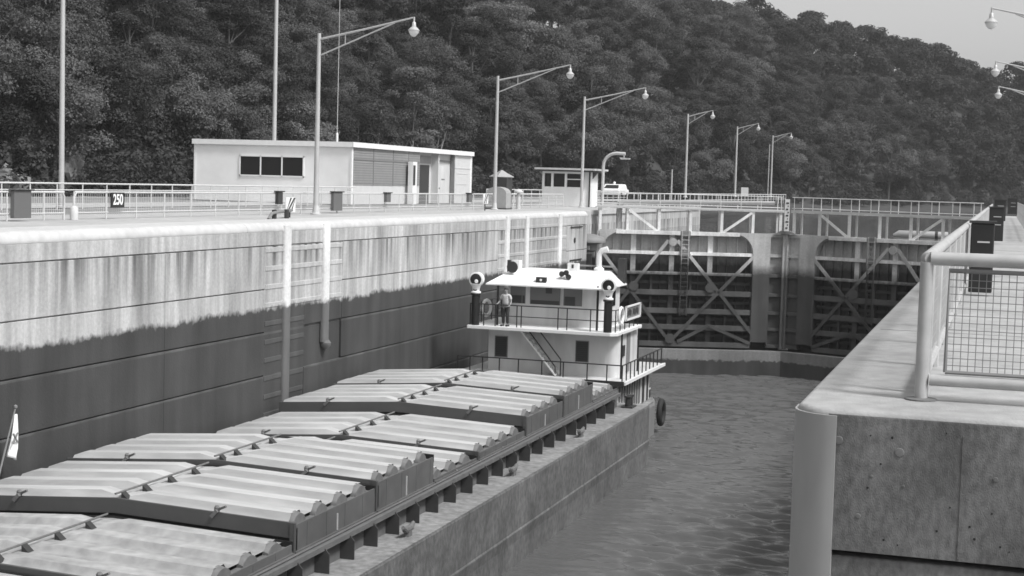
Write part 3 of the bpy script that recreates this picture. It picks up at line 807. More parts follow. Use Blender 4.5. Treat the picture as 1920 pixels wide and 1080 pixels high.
# stairs from the wheelhouse deck down to the right
q = MB(); A = Vector((-20.55, 66.75, -4.95)); B = Vector((-18.8, 66.75, -6.95))
for dy in (0, .6): q.bar(A + Vector((0, dy, 0)), B + Vector((0, dy, 0)), .05, .30, ref=(0, 1, 0))
st = q.build('stair', m_white, tb)
q = MB()
for k in range(1, 9):
    p = A.lerp(B, k / 9); q.box(p.x - .14, p.x + .14, 66.77, 67.33, p.z - .02, p.z + .02)
q.build('tread', m_white2, st)
q = MB()
for k in range(2, 8):
    p = A.lerp(B, k / 8.6); q.bar((p.x - .02, 66.72, p.z), (p.x + .06, 66.72, p.z - .03), .05, .07, ref=(0, 1, 0))
q.build('tread_slot', m_dark, st)
for pts in ([(-20.15, 66.7, -4.98), (-18.85, 66.7, -6.55), (-18.85, 66.7, -6.95)], [(-19.65, 66.7, -4.95), (-18.6, 66.7, -6.2), (-18.6, 66.7, -6.95)]):
    q = MB(); q.tube(pts, .03, 6); q.build('stair_rail', m_blackp, st, smooth=True)
# wheelhouse
wh = MB(); n = 5; rc = .4
poly = [(-21.5, 68.0), (-17.0 - rc, 68.0)] + [(-17.0 - rc + rc * math.sin(k / n * math.pi / 2), 68.0 + rc - rc * math.cos(k / n * math.pi / 2)) for k in range(n + 1)] + [(-17.0, 71.0), (-21.5, 71.0)]
wh.prism(poly, 'z', -4.84, -2.9); wh.build('wheelhouse', m_white2, tb, smooth=True)
for (a, c) in ((-21.45, -20.72), (-20.5, -19.05), (-18.9, -18.02)):
    q = MB(); q.box(a - .05, c + .05, 67.95, 67.998, -3.92, -3.02); w_ = q.build('window_frame', m_white2, tb)
    q = MB(); q.box(a, c, 67.93, 67.949, -3.87, -3.07); q.build('pane', m_glass2, w_)
q = MB(); q.box(-20.9 + .05, -20.75, 67.92, 67.935, -3.85, -3.5); q.box(-21.4, -20.9, 67.92, 67.935, -3.85, -3.5); q.box(-19.75, -19.45, 67.92, 67.935, -3.35, -3.08); q.box(-18.85, -18.35, 67.92, 67.935, -3.86, -3.45); q.box(-20.45, -19.1, 67.92, 67.935, -3.87, -3.68); q.build('console_behind_glass', m_dark, tb)
for y in (68.7, 69.5):
    q = MB(); q.box(-17.0, -16.96, y, y + .5, -3.9, -3.1); q.build('side_window', m_glass, tb)
q = MB(); q.tube([(-17.05, 67.0, -4.84), (-17.05, 67.0, -2.85)], .055, 8); q.tube([(-21.75, 67.0, -4.84), (-21.75, 67.0, -2.9)], .055, 8); q.each('awning_post', m_blackp, tb)
# roof: flat top with a sloping brow
q = MB()
e = [(-22.3, 66.85, -2.95), (-16.75, 66.85, -2.95), (-16.75, 71.3, -2.95), (-22.3, 71.3, -2.95)]
tp = [(-21.5, 68.1, -2.36), (-17.45, 68.1, -2.36), (-17.45, 70.9, -2.36), (-21.5, 70.9, -2.36)]
eb = [(x, y, z - .06) for (x, y, z) in e]
q.add(eb + e + tp, [(3, 2, 1, 0), (0, 1, 5, 4), (1, 2, 6, 5), (2, 3, 7, 6), (3, 0, 4, 7), (4, 5, 9, 8), (5, 6, 10, 9), (6, 7, 11, 10), (7, 4, 8, 11), (8, 9, 10, 11)])
q.build('roof', m_white, tb)
# roof fittings
q = MB(); q.lathe((-21.3, 67.75, -2.2), [(.03, .3), (.08, .2), (.12, .05), (.27, -.1), (.27, -.12)], 14, 'y'); q.build('horn', m_dark, tb, smooth=True)
q = MB(); q.box(-21.75, -21.35, 68.9, 69.3, -2.36, -1.95); q.each('roof_box', m_white, tb)
q = MB(); q.box(-21.95, -21.82, 68.9, 69.3, -2.6, -1.95); q.build('roof_vent', m_dark, tb)
q = MB(); q.box(-20.0, -19.52, 67.12, 67.3, -2.83, -2.57); q.build('roof_board', m_dark, tb)
q = MB(); q.lathe((-19.77, 67.13, -2.7), [(.06, 0), (.06, -.02), (.03, -.03)], 8, 'y'); q.build('board_emblem', m_white, tb)
q = MB()
for dx, dz in ((-.16, 0), (.05, .06), (.16, -.12)): q.lathe((-18.72 + dx, 67.5, -2.4 + dz), [(.03, .25), (.06, .1), (.13, -.05), (.13, -.07)], 12, 'y')
q.build('horn_cluster', m_dark, tb, smooth=True)
q = MB(); q.box(-19.05, -18.55, 69.0, 69.3, -2.36, -1.98); q.each('roof_box', m_white, tb)
q = MB(); q.box(-18.85, -18.75, 68.97, 68.995, -2.2, -2.03); q.build('box_port', m_dark, tb)
q = MB(); q.tube([(-17.9, 70.4, -2.36), (-17.9, 70.4, -1.55), (-17.78, 70.4, -1.38), (-17.5, 70.4, -1.3)], .13, 10); q.lathe((-17.9, 70.4, -2.36), [(.25, 0), (.25, .12), (.14, .2)], 10); q.build('exhaust_elbow', m_white, tb, smooth=True)
q = MB(); q.tube([(-19.4, 70.7, -2.15), (-17.2, 70.7, -2.15)], .05, 6); q.build('roof_bar', m_grey, tb)
q = MB(); q.box(-17.1, -16.75, 70.8, 71.2, -2.9, -1.75); q.build('roof_stack', m_dark, tb)
# searchlights
def searchlight(x, label):
    s = bpy.data.objects.new('searchlight', None); COL.objects.link(s); s.parent = tb; s.location = Vector((x, 66.45, -4.84)) - Vector(ORG[tb.name]); ORG[s.name] = (x, 66.45, -4.84); s['label'] = label
    q = MB(); q.lathe((x, 66.45, -4.84), [(.19, 0), (.19, 1.36), (.24, 1.38), (.24, 1.46)], 12); q.build('pedestal', m_blackp, s, smooth=True)
    q = MB(); q.lathe((x, 66.45, -3.38), [(.23, 0), (.23, .06), (.15, .1), (.2, .3), (.28, .42)], 12)
    q.lathe((x, 66.6, -2.76), [(.14, .34), (.26, .22), (.33, .05), (.34, -.22), (.30, -.24)], 18, 'y'); q.build('lamp_housing', m_white, s, smooth=True)
    q = MB(); q.lathe((x, 66.37, -2.76), [(.27, .0), (.26, -.03), (.05, -.035)], 16, 'y'); q.build('lens', m_glass, s, smooth=True)
    q = MB(); q.lathe((x + .04, 66.33, -2.84), [(.09, 0), (.05, -.02)], 10, 'y'); q.build('bulb', m_white, s)
    q = MB(); q.lathe((x, 66.3, -3.2), [(.09, .1), (.09, 0), (.04, -.01)], 8, 'y'); q.build('hinge', m_dark, s)
searchlight(-22.62, 'searchlight at the left corner of the wheelhouse deck'); searchlight(-16.42, 'searchlight at the right corner of the wheelhouse deck')
# life rings hanging on the rails and the name board
def ring(loc, rz, label):
    t = thing('life_ring', loc, label, 'life ring', 'life rings on the towboat rails')
    q = MB(); pts = [(loc[0] + math.cos(rz) * .36 * math.cos(k / 20 * 6.2832), loc[1] + math.sin(rz) * .36 * math.cos(k / 20 * 6.2832), loc[2] + .36 * math.sin(k / 20 * 6.2832)) for k in range(21)]
    q.tube(pts, .075, 8, cap=False); q.build('ring', m_white, t, smooth=True)
ring((-22.75, 68.4, -4.2), R(75), 'white life ring on the left rail, behind the standing man')
ring((-16.05, 67.4, -4.15), R(88), 'white life ring on the right rail, beside the name board')
nb = thing('name_board', (-15.98, 69.3, -4.2), 'white framed name board tilted out from the right wheelhouse rail', 'name board')
q = MB(); q.box(-16.03, -15.99, 68.0, 70.9, -4.42, -3.78); q.build('panel', m_grey, nb)
q = MB()
for (a, c, z0, z1) in ((68.0, 70.9, -3.84, -3.76), (68.0, 70.9, -4.44, -4.36), (67.95, 68.1, -4.44, -3.76), (70.8, 70.95, -4.44, -3.76)): q.box(-16.0, -15.94, a, c, z0, z1)
q.build('frame', m_white, nb)
q = MB()
for k, y in enumerate((68.35, 68.65, 68.95, 69.45, 69.75, 70.05, 70.35)):
    q.box(-15.99, -15.975, y, y + .06, -4.26, -3.94); q.box(-15.99, -15.976, y + .06, y + .18, -4.26 + .26 * (k % 2), -4.21 + .26 * (k % 2)); q.box(-15.99, -15.976, y + .14, y + .19, -4.2, -4.0)
q.build('lettering', m_dark, nb)
# stern fender tyre
ft = thing('tyre_fender', (-15.5, 75.2, -9.4), 'black tyre fender hanging at the towboat stern', 'tyre')
q = MB(); pts = [(-15.45, 74.0 + .5 * math.cos(k / 20 * 6.2832), -9.35 + .55 * math.sin(k / 20 * 6.2832)) for k in range(21)]
q.tube(pts, .14, 10, cap=False); q.build('tyre', m_rubber, ft, smooth=True)
q = MB(); q.tube([(-15.45, 74.0, -8.8), (-15.62, 74.0, -8.6)], .03, 6); q.build('chain', m_dark, ft)
q = MB(); q.box(-17.2, -16.1, 73.62, 74.4, -8.7, -8.3); q.build('stern_locker', m_dark, tb, bevel=.03)
q = MB(); q.box(-17.2, -16.1, 73.62, 74.42, -8.298, -8.23); q.build('locker_lid', m_white2, tb)

# ------------------------------------------------------------------ the man
def person(loc, rz):
    t = thing('person', loc, 'man in pale shirt and dark trousers standing at the wheelhouse deck rail', 'person')
    t.rotation_euler.z = rz
    def skin(name, V, Eg, Rad, m, parent, sub=2):
        me = bpy.data.meshes.new(name); me.from_pydata(V, Eg, []); me.materials.append(m)
        o = bpy.data.objects.new(name, me); COL.objects.link(o); o.parent = parent
        o.modifiers.new('skin', 'SKIN'); sv = me.skin_vertices[0].data
        for i, r in enumerate(Rad): sv[i].radius = (r if isinstance(r, tuple) else (r, r)); sv[i].use_root = (i == 0)
        ss = o.modifiers.new('sub', 'SUBSURF'); ss.levels = sub; ss.render_levels = sub
        o.modifiers['skin'].use_smooth_shade = True
        return o
    # +y local is forward
    J = {}; V = []; Rad = []; Eg = []
    def j(n, co, r, par=None):
        J[n] = len(V); V.append(co); Rad.append(r)
        if par is not None: Eg.append((J[par], J[n]))
    j('pelvis', (0, 0, .93), (.14, .10)); j('belly', (0, .02, 1.07), (.14, .105), 'pelvis'); j('chest', (0, 0, 1.26), (.155, .11), 'belly')
    j('neckb', (0, -.01, 1.42), (.085, .07), 'chest'); j('neck', (0, .0, 1.49), .052, 'neckb'); j('jaw', (0, .025, 1.55), (.062, .075), 'neck'); j('head', (0, .015, 1.64), (.073, .092), 'jaw'); j('crown', (0, .0, 1.72), (.05, .065), 'head')
    for s in (-1, 1):
        n = 'l' if s < 0 else 'r'
        j(n + 'sh', (s * .19, -.01, 1.38), .062, 'neckb')
        if s < 0: el, wr = (s * .27, .02, 1.12), (s * .30, .2, .98)
        else: el, wr = (s * .30, .0, 1.13), (s * .34, .2, 1.0)
        j(n + 'el', el, .042, n + 'sh'); j(n + 'wr', wr, .03, n + 'el')
        hx, hy, hz_ = wr; j(n + 'pa', (hx, hy + .06, hz_ - .01), (.036, .022), n + 'wr')
        for k in range(4):
            fx = hx + (k - 1.5) * .021
            j(n + 'f%d' % k, (fx, hy + .105, hz_ - .015), .010, n + 'pa'); j(n + 'g%d' % k, (fx, hy + .135 + .008 * (k in (1, 2)), hz_ - .045), .009, n + 'f%d' % k)
        j(n + 't', (hx - s * .045, hy + .07, hz_ - .02), .011, n + 'pa'); j(n + 't2', (hx - s * .05, hy + .1, hz_ - .04), .009, n + 't')
        j(n + 'hip', (s * .095, 0, .86), .095, 'pelvis'); j(n + 'kn', (s * .105, .025, .48), .062, n + 'hip'); j(n + 'an', (s * .11, 0, .09), .042, n + 'kn'); j(n + 'toe', (s * .13, .15, .04), .038, n + 'an')
    body = skin('body', V, Eg, Rad, m_skin, t)
    # clothes
    sv = [(0, 0, .95), (0, .02, 1.08), (0, 0, 1.26), (0, -.01, 1.42)]; sr = [(.16, .12), (.16, .125), (.175, .13), (.10, .085)]; se = [(0, 1), (1, 2), (2, 3)]
    for s in (-1, 1):
        a = len(sv); sv += [(s * .19, -.01, 1.38), (s * .25, .005, 1.2)]; sr += [.08, .07]; se += [(3, a), (a, a + 1)]
    skin('shirt', sv, se, sr, m_shirt, t)
    tv = [(0, 0, .95)]; tr = [(.155, .115)]; te = []
    for s in (-1, 1):
        a = len(tv); tv += [(s * .095, 0, .84), (s * .105, .025, .48), (s * .11, .0, .1)]; tr += [.112, .085, .075]; te += [(0, a), (a, a + 1), (a + 1, a + 2)]
    skin('trousers', tv, te, tr, m_trouser, t)
    q = MB(); q.lathe((0, -.008, 1.655), [(.092, 0), (.094, .04), (.08, .085), (.045, .115), (.01, .125)], 12); o = q.build('hair', m_hair, None, smooth=True); o.parent = t
    q = MB()
    for s in (-1, 1): q.lathe((s * .03, .098, 1.645), [(.012, 0), (.008, .006)], 8, 'y')
    o = q.build('eyes', m_dark, None); o.parent = t
    q = MB(); q.prism([(-.012, 1.60), (.012, 1.60), (.004, 1.64), (-.004, 1.64)], 'y', .085, .125); o = q.build('nose', m_skin, None); o.parent = t
    q = MB(); q.box(-.022, .022, .094, .102, 1.568, 1.574); o = q.build('mouth', m_trouser, None); o.parent = t
    q = MB()
    for s in (-1, 1): q.box(s * .13 - .045, s * .13 + .045, -.07, .21, .0, .075)
    o = q.build('shoes', m_blackp, None, bevel=.02); o.parent = t
person((-21.25, 66.68, -4.84), R(172))

# ------------------------------------------------------------------ left bank furniture
def lamp(tip, L_=4.5):
    """pole with a long braced arm pointing +x (tip = 1) or -x (tip = -1); origin at the foot"""
    t = thing('lamp_post', (0, 0, 0), '', 'lamp post', 'arm lamps along the lock walls')
    q = MB(); q.tube([(0, 0, 0), (0, 0, 8.05)], [.125, .085], 10); q.build('pole', m_pole, t, smooth=True)
    q = MB(); q.lathe((0, 0, 0), [(.24, 0), (.24, .05), (.16, .08), (.13, .4)], 12); q.build('base', m_coping, t, smooth=True)
    s = tip
    q = MB(); q.tube([(0, 0, 7.78), (s * L_ * .49, 0, 8.0 + L_ * .05), (s * L_, 0, 8.05 + L_ * .15)], [.05, .045, .035], 8); q.build('arm', m_pole, t, smooth=True)
    q = MB(); q.tube([(0, 0, 7.05), (s * L_ * .8, 0, 7.98 + L_ * .115)], .033, 8); q.tube([(s * L_ * .28, 0, 7.05 + (.93 + L_ * .115) * .35), (s * L_ * .28, 0, 7.83 + L_ * .05)], .02, 6); q.build('brace', m_pole, t, smooth=True)
    q = MB(); q.lathe((s * L_, 0, 8.07 + L_ * .15), [(.04, 0), (.04, -.2), (.08, -.24), (.10, -.42), (.15, -.46), (.25, -.56), (.25, -.6)], 14); q.build('shade', m_pole, t, smooth=True)
    q = MB(); q.lathe((s * L_, 0, 7.47 + L_ * .15), [(.23, 0), (.21, -.08), (.14, -.18), (.08, -.23), (.02, -.25)], 14); q.build('globe', m_white, t, smooth=True)
    return t
l0 = lamp(1); l0.location = (-29.3, 63.5, 0); l0['label'] = 'tall arm lamp standing in front of the low white control building'
copy_tree(l0, (-29.3, 89.1, 0), 'arm lamp beside the small domed cabinet, right of the control building')
copy_tree(l0, (-29.3, 109.4, 0), 'arm lamp rising behind the small white booth')
l3 = lamp(1, 2.4); l3.location = (-29.3, 148.1, .7); l3['label'] = ( 'arm lamp standing beyond the curved white lamp, first after a short plain post')
copy_tree(l3, (-29.3, 177.3, .75), 'arm lamp between its neighbours far along the left bank, near the small white sign')
copy_tree(l3, (-29.3, 206., .8), 'farthest arm lamp on the left bank, doubled by a thin pole')
r0 = lamp(-1); r0.location = (3.75, 64, .3); r0['label'] = 'arm lamp whose head shows against the sky at the top right corner'
copy_tree(r0, (3.8, 89.2, .3), 'right wall arm lamp whose head meets the ridge line, middle of the three')
copy_tree(r0, (3.9, 109.5, .3), 'right wall arm lamp lowest of the three, its head against the trees')
def post(name, p, h, r, m, label, cat, taper=.7):
    t = thing(name, p, label, cat); q = MB(); q.tube([(p[0], p[1], p[2]), (p[0], p[1], p[2] + h)], [r, r * taper], 10); q.build('pole', m, t, smooth=True)
    q = MB(); q.lathe(p, [(r * 2, 0), (r * 2, .06), (r * 1.2, .1)], 10); q.build('base', m, t); return t
post('mast', (-40, 59.8, 0), 14, .125, m_pole, 'tall white pole near the left edge running out of the top of the picture', 'pole')
post('mast', (-47.5, 96, 0), 19, .16, m_pole, 'tall white pole rising behind the control building roof', 'pole')
t = thing('radio_mast', (-41.5, 93, 4.0), 'very thin antenna on the control building roof, right of the tall white pole', 'antenna')
q = MB(); q.tube([(-41.5, 93, 4), (-41.5, 93, 15)], [.03, .02], 6); q.build('whip', m_pole, t)
q = MB(); q.lathe((-41.5, 93, 4), [(.08, 0), (.08, .5), (.03, .6)], 8); q.build('insulator', m_white, t)
post('signal_post', (-29.2, 141, 0), 3.3, .09, m_pole, 'short plain post left of the fourth arm lamp', 'post')
post('thin_pole', (-29.3, 203.3, 0), 7.6, .07, m_pole, 'thin pole right beside the farthest arm lamp', 'pole')
# curved white lamp
t = thing('curved_lamp', (-28.3, 112, 0), 'white curved lamp post bending over beside the small booth', 'lamp post')
q = MB(); pts = [(-28.4, 112, 0), (-28.4, 112, 3.1)] + [(-28.4 + 1.0 * (1 - math.cos(k / 6 * math.pi / 2)), 112, 3.1 + .95 * math.sin(k / 6 * math.pi / 2)) for k in range(1, 7)] + [(-26.75, 112, 4.02)]
q.tube(pts, .12, 10); q.build('pole', m_coping, t, smooth=True)
q = MB(); q.prism([(-27.15, 3.76), (-26.4, 3.7), (-26.4, 3.62), (-27.05, 3.6)], 'y', 111.8, 112.2); q.tube([(-26.85, 112, 3.75), (-26.85, 112, 3.95)], .05, 6); q.build('lamp_head', m_coping, t)

def railing(name, x, y0, y1, sp, h, label, mids, m, mesh=False, r=.03, z0=0):
    t = thing(name, (x, (y0 + y1) / 2, z0), label, 'railing')
    q = MB(); q.tube([(x, y0, z0 + h), (x, y1, z0 + h)], r * 1.2, 8)
    for f in mids: q.tube([(x, y0, z0 + h * f), (x, y1, z0 + h * f)], r * .9, 6)
    q.each('rails', m, t, smooth=True)
    y = y0
    while y <= y1 + .01:
        q = MB(); q.tube([(x, y, z0), (x, y, z0 + h)], r, 6); q.build('post', m, t); y += sp
    if mesh:
        q = MB(); y = y0
        while y < y1: q.box(x - .004, x + .004, y, y + .012, z0 + h * .12, z0 + h * .97); y += .12
        z = .15
        while z < h * .95: q.box(x - .004, x + .004, y0, y1, z0 + z, z0 + z + .008); z += .2
        q.build('wire_mesh', m_rail, t)
    return t
def hoop(x, y, h, m, parent, s):
    q = MB(); q.tube([(x, y, 0), (x, y, h * .85), (x, y + s * .12, h), (x, y + s * .5, h)], .045, 8); q.build('end_hoop', m, parent, smooth=True)
ra = railing('railing', -30, 30, 45.0, 1.98, .93, 'pale pipe railing along the left wall, left of the ladder gap', (.25,), m_rail, True)
hoop(-30, 45.0, .93, m_rail, ra, -1)
rb = railing('railing', -30, 45.6, 107, 1.98, .93, 'long pale mesh railing along the left wall between the gap and the booth', (.25,), m_rail, True)
hoop(-30, 45.6, .93, m_rail, rb, 1)
railing('railing', -38, 28, 88, 1.9, 1.1, 'pale two-bar railing farther back, in front of the control building', (.75,), m_railfar)
railing('railing', -38, 113.5, 160, 2.4, 1.1, 'pale railing behind the lamps, right of the control building', (.7, .4), m_railfar)
railing('railing', -26.5, 112, 200, 2.2, 1.1, 'far railing along the bank past the gate', (.5,), m_railfar, r=.035)
t = thing('bollard', (-29.8, 45.3, 0), 'stubby white bollard in the gap of the left railing', 'bollard')
q = MB(); q.lathe((-29.8, 45.3, 0), [(.14, 0), (.14, .4), (.1, .46), (.02, .48)], 12); q.build('post', m_rail, t, smooth=True)
# dark panels hanging on the left railing
def panel(x, y, w, z0, z1, label, m=m_dark):
    t = thing('panel_box', (x, y, z0), label, 'panel', 'dark boxes on the railings')
    q = MB(); q.box(x - .08, x + .08, y - w / 2, y + w / 2, z0, z1); q.build('body', m, t, bevel=.015)
    q = MB(); q.box(x - .11, x + .12, y - w / 2 - .05, y + w / 2 + .12, z1, z1 + .05); q.build('lid', m_blackp, t)
panel(-29.85, 42.4, .9, .1, .97, 'dark box on the left railing at the picture edge', m_box)
panel(-29.85, 67.0, 1.0, .12, .98, 'grey box on the left railing, right of the first arm lamp', m_box)
panel(-29.85, 60.9, .45, .45, .98, 'small dark box on the left railing above the striped board', m_dark)
panel(-29.85, 73.3, .55, .5, .95, 'small dark box on the left railing below the building corner', m_box)
panel(-29.85, 86, .6, .45, .95, 'small dark box on the railing below the right end of the building', m_box)
t = thing('number_sign', (-29.85, 48.05, .4), 'black sign with white figures 250 on the left railing', 'sign')
q = MB(); q.box(-29.88, -29.84, 47.65, 48.5, .40, .93); q.build('plate', m_blackp, t)
text_mesh('figures', '250', .52, m_white, t, (-29.83, 48.07, .665), (R(90), 0, R(90)), .82)
def hazard(x, y, z, label):
    t = thing('hazard_board', (x, y, z), label, 'hazard board', 'striped boards on the left wall')
    q = MB(); q.box(x, x + .05, y - .42, y + .42, z, z + .6); q.build('board', m_white, t)
    q = MB()
    for k in (-.33, -.0, .33):
        lo, hi = k - .38, k + .02
        q.add([(x + .055, y + max(-.42, min(.42, lo)), z + .02), (x + .055, y + max(-.42, min(.42, lo + .16)), z + .02), (x + .055, y + max(-.42, min(.42, hi + .4)), z + .58), (x + .055, y + max(-.42, min(.42, hi + .24)), z + .58)], [(0, 1, 2, 3)])
    q.build('stripes', m_blackp, t)
    q = MB(); q.tube([(x, y, -.0), (x, y, z)], .04, 6); q.build('stake', m_dark, t); return t
hazard(-27.6, 57.3, .22, 'black and white striped board near the two white strips of the wall')
hazard(-28.6, 85.2, .4, 'small striped board below the right end of the control building')
t = thing('mooring_arm', (-27.6, 56, .05), 'low dark pipe arm lying on the coping beside the striped board', 'pipe')
q = MB(); q.tube([(-27, 54.2, 0), (-27, 54.5, .22), (-27.1, 55.2, .26), (-27.5, 57.3, .3)], .06, 8); q.build('pipe', m_grey, t, smooth=True)
q = MB();
for y in (55.0, 56.1): q.lathe((-27.15, y, 0), [(.1, 0), (.1, .34), (.05, .36)], 8)
q.each('valve', m_dark, t)

# control building
cb = thing('control_building', (-39, 90, 0), 'low flat-roofed white control building with a triple window', 'building')
CX0, CX1, CY0, CY1, CZ = -50.05, -39.0, 89.7, 112.7, 3.72
q = MB(); q.box(CX0, CX1, CY0, CY0 + .25, 0, CZ); q.box(CX0, CX0 + .25, CY0 + .25, CY1, 0, CZ); q.box(CX0 + .25, CX1, CY1 - .25, CY1, 0, CZ)
q.build('wall', m_blockwall, cb)
q = MB(); q.box(CX1 - .25, CX1 - .04, CY0 + .25, 101.7, 0, CZ); q.box(CX1 - .22, CX1 - .02, 108.9, CY1 - .25, 0, CZ); q.box(CX1 - .8, CX1 - .6, 101.7, 108.9, 0, CZ); q.box(CX1 - .6, CX1 - .1, 101.6, 101.7, 0, CZ); q.box(CX1 - .6, CX1 - .05, 105.5, 105.7, 0, CZ); q.build('side_wall', m_dado, cb)
q = MB(); q.box(CX0 - .1, CX1 + .12, CY0 - .12, CY1 + .1, CZ, CZ + .12); q.build('roof', m_siding, cb)
q = MB(); q.box(CX0 - .12, CX1 + .14, CY0 - .16, CY0 - .122, CZ - .12, CZ + .2); q.box(CX1 + .122, CX1 + .16, CY0 - .16, CY1 + .12, CZ - .12, CZ + .2); q.build('fascia', m_white, cb)
q = MB(); q.box(CX1 - .1, CX1 + .03, CY0 - .03, CY0 + .12, 0, CZ); q.box(CX0 - .03, CX0 + .1, CY0 - .03, CY0 - .001, 0, CZ); q.box(CX1 - .1, CX1 + .03, CY1 - .12, CY1 + .03, 0, CZ); q.each('corner_trim', m_white, cb)
wf = MB(); wx0, wx1, wz0, wz1 = -46.8, -42.25, 1.62, 2.95
for (a, c, z0, z1) in ((wx0, wx1, wz1 - .08, wz1), (wx0, wx1, wz0, wz0 + .08), (wx0, wx0 + .08, wz0, wz1), (wx1 - .08, wx1, wz0, wz1), (-45.33, -45.25, wz0, wz1), (-43.83, -43.75, wz0, wz1)): wf.box(a, c, CY0 - .06, CY0 - .001, z0, z1)
wfo = wf.build('window', m_white, cb)
q = MB()
for (a, c) in ((wx0 + .08, -45.33), (-45.25, -43.83), (-43.75, wx1 - .08)): q.box(a, c, CY0 - .02, CY0 - .002, wz0 + .08, wz1 - .08)
q.build('pane', m_glass, wfo)
q = MB(); q.box(CX1 - .04, CX1 - .0, CY0 + .35, 101.6, 1.25, CZ - .02); sd_ = q.build('louvre_panel', m_siding, cb)
q = MB(); z = 1.35
while z < 3.7:
    if abs(z - 2.85) > .1: q.box(CX1, CX1 + .02, CY0 + .4, 101.5, z, z + .035)
    z += .16
for y in (93.2, 96.6, 99.4): q.box(CX1, CX1 + .03, y, y + .1, 1.25, 3.6)
q.box(CX1, CX1 + .04, CY0 + .35, 101.6, 2.82, 2.9); q.each('slats', m_grey, sd_)
q = MB(); q.box(CX1 - .6, CX1 - .56, 102.4, 105.0, 0, 2.75); q.build('door', m_dark, cb, label='dark doorway in the recess')
q = MB(); q.box(CX1 - .6, CX1 - .55, 102.3, 105.3, 2.85, 3.4); q.build('transom', m_siding, cb)
q = MB(); q.box(CX1 - .42, CX1 - .36, 105.7, 108.9, 0, CZ); q.build('door_surround', m_dado, cb)
q = MB(); q.box(CX1 - .36, CX1 - .31, 106.1, 108.4, 0, 2.75); dd = q.build('door', m_white2, cb, label='pale door beside the recess')
q = MB(); q.box(CX1 - .31, CX1 - .30, 106.9, 107.6, 1.7, 1.8); q.build('door_plate', m_grey, dd)
q = MB(); q.lathe((CX1 - .31, 106.3, 1.1), [(.07, 0), (.07, .08), (.03, .1)], 8, 'x'); q.build('handle', m_dark, dd)
q = MB(); q.box(CX1 - .36, CX1 - .25, 105.75, 108.85, 3.05, 3.15); q.box(CX1 - .3, CX1 + .0, 108.8, 108.92, 0, 3.5); q.build('door_frame', m_grey, cb)
q = MB(); q.box(CX1 - .02, CX1 + .01, 109.0, 112.4, 2.6, 2.66)
for k in range(3): q.box(CX1 - .02, CX1 + .0, 109.3, 111.8, .6 + k * .8, .66 + k * .8)
q.each('wall_trim', m_dado, cb)
t = thing('post_box', (-38.6, 99.6, 0), 'white upright post with a dark slot in front of the louvred wall', 'post')
q = MB(); q.box(-38.8, -38.45, 98.9, 99.7, 0, 2.9); q.build('post', m_white, t)
q = MB(); q.box(-38.449, -38.43, 98.95, 99.35, 1.3, 2.65); q.build('slot', m_dark, t)

# booth
bo = thing('control_booth', (-31, 112, 0), 'small white glazed booth with a flat overhanging roof', 'booth')
q = MB(); q.box(-33.1, -29.9, 112, 115, 0, 1.45); q.build('lower_wall', m_white, bo)
for x in (-33.1, -32.4, -31.35, -30.05):
    q = MB(); q.box(x, x + .16, 112, 112.16, 1.45, 2.65); q.box(x, x + .16, 114.84, 115, 1.45, 2.65); q.each('mullion', m_white, bo)
q = MB(); q.box(-33.0, -30.0, 112.3, 114.8, 1.46, 2.6); q.build('glazing', m_glass, bo)
q = MB(); q.box(-33.1, -29.9, 112.02, 112.12, 2.45, 2.64); q.box(-31.2, -30.05, 112.02, 112.1, 2.0, 2.07); q.each('window_bar', m_white, bo)
q = MB(); q.box(-30.0, -29.5, 112.2, 114.8, 0, 2.6); q.build('annex', m_white, bo)
q = MB(); q.box(-29.5, -29.4, 112.1, 112.2, 0, 2.7); q.build('roof_post', m_dark, bo)
q = MB(); q.box(-33.55, -28.9, 111.4, 115.6, 2.72, 2.86); q.build('roof', m_coping, bo)
q = MB(); q.box(-33.4, -29.0, 111.5, 115.5, 2.6, 2.719); q.prism([(-29.2, 2.6), (-28.8, 2.6), (-29.2, 2.1)], 'y', 112, 112.2); q.build('soffit', m_dark, bo)

# kiosk, cabinet, small things
t = thing('kiosk', (-31.2, 96.2, 0), 'little hut with a pointed pale roof behind the domed cabinet', 'hut')
q = MB(); q.box(-31.75, -30.65, 95.6, 96.8, 0, 2.0); q.build('wall', m_dark, t)
q = MB(); q.lathe((-31.2, 96.2, 2.0), [(.85, 0), (.85, .04), (.4, .26), (.05, .46)], 4); q.build('roof', m_grey2, t)
t = thing('cabinet', (-29.9, 91.6, 0), 'domed grey metal cabinet at the foot of the second arm lamp', 'cabinet')
q = MB(); q.prism([(-30.55, 0), (-29.25, 0), (-29.25, 1.0)] + [(-29.9 + .65 * math.cos(k / 8 * math.pi), 1.0 + .38 * math.sin(k / 8 * math.pi)) for k in range(1, 8)] + [(-30.55, 1.0)], 'y', 91.2, 92.2); q.build('body', m_grey2, t)
q = MB(); q.box(-30.6, -29.2, 91.1, 92.3, 0, .07); q.build('plinth', m_dark, t)
t = thing('vent_hood', (-29.2, 93.6, 0), 'small white mushroom vent beside the domed cabinet', 'vent')
q = MB(); q.lathe((-29.2, 93.6, 0), [(.16, 0), (.12, 1.0), (.3, 1.05), (.3, 1.12), (.15, 1.25), (.02, 1.28)], 12); q.build('hood', m_coping, t, smooth=True)
t = thing('notice_board', (-27.3, 172, 0), 'tiny blank white sign standing far along the left bank', 'sign')
q = MB(); q.box(-27.75, -26.95, 172, 172.06, .9, 1.85); q.build('board', m_white, t); q = MB(); q.tube([(-27.35, 172.1, 0), (-27.35, 172.1, 1.6)], .05, 6); q.build('leg', m_grey, t)
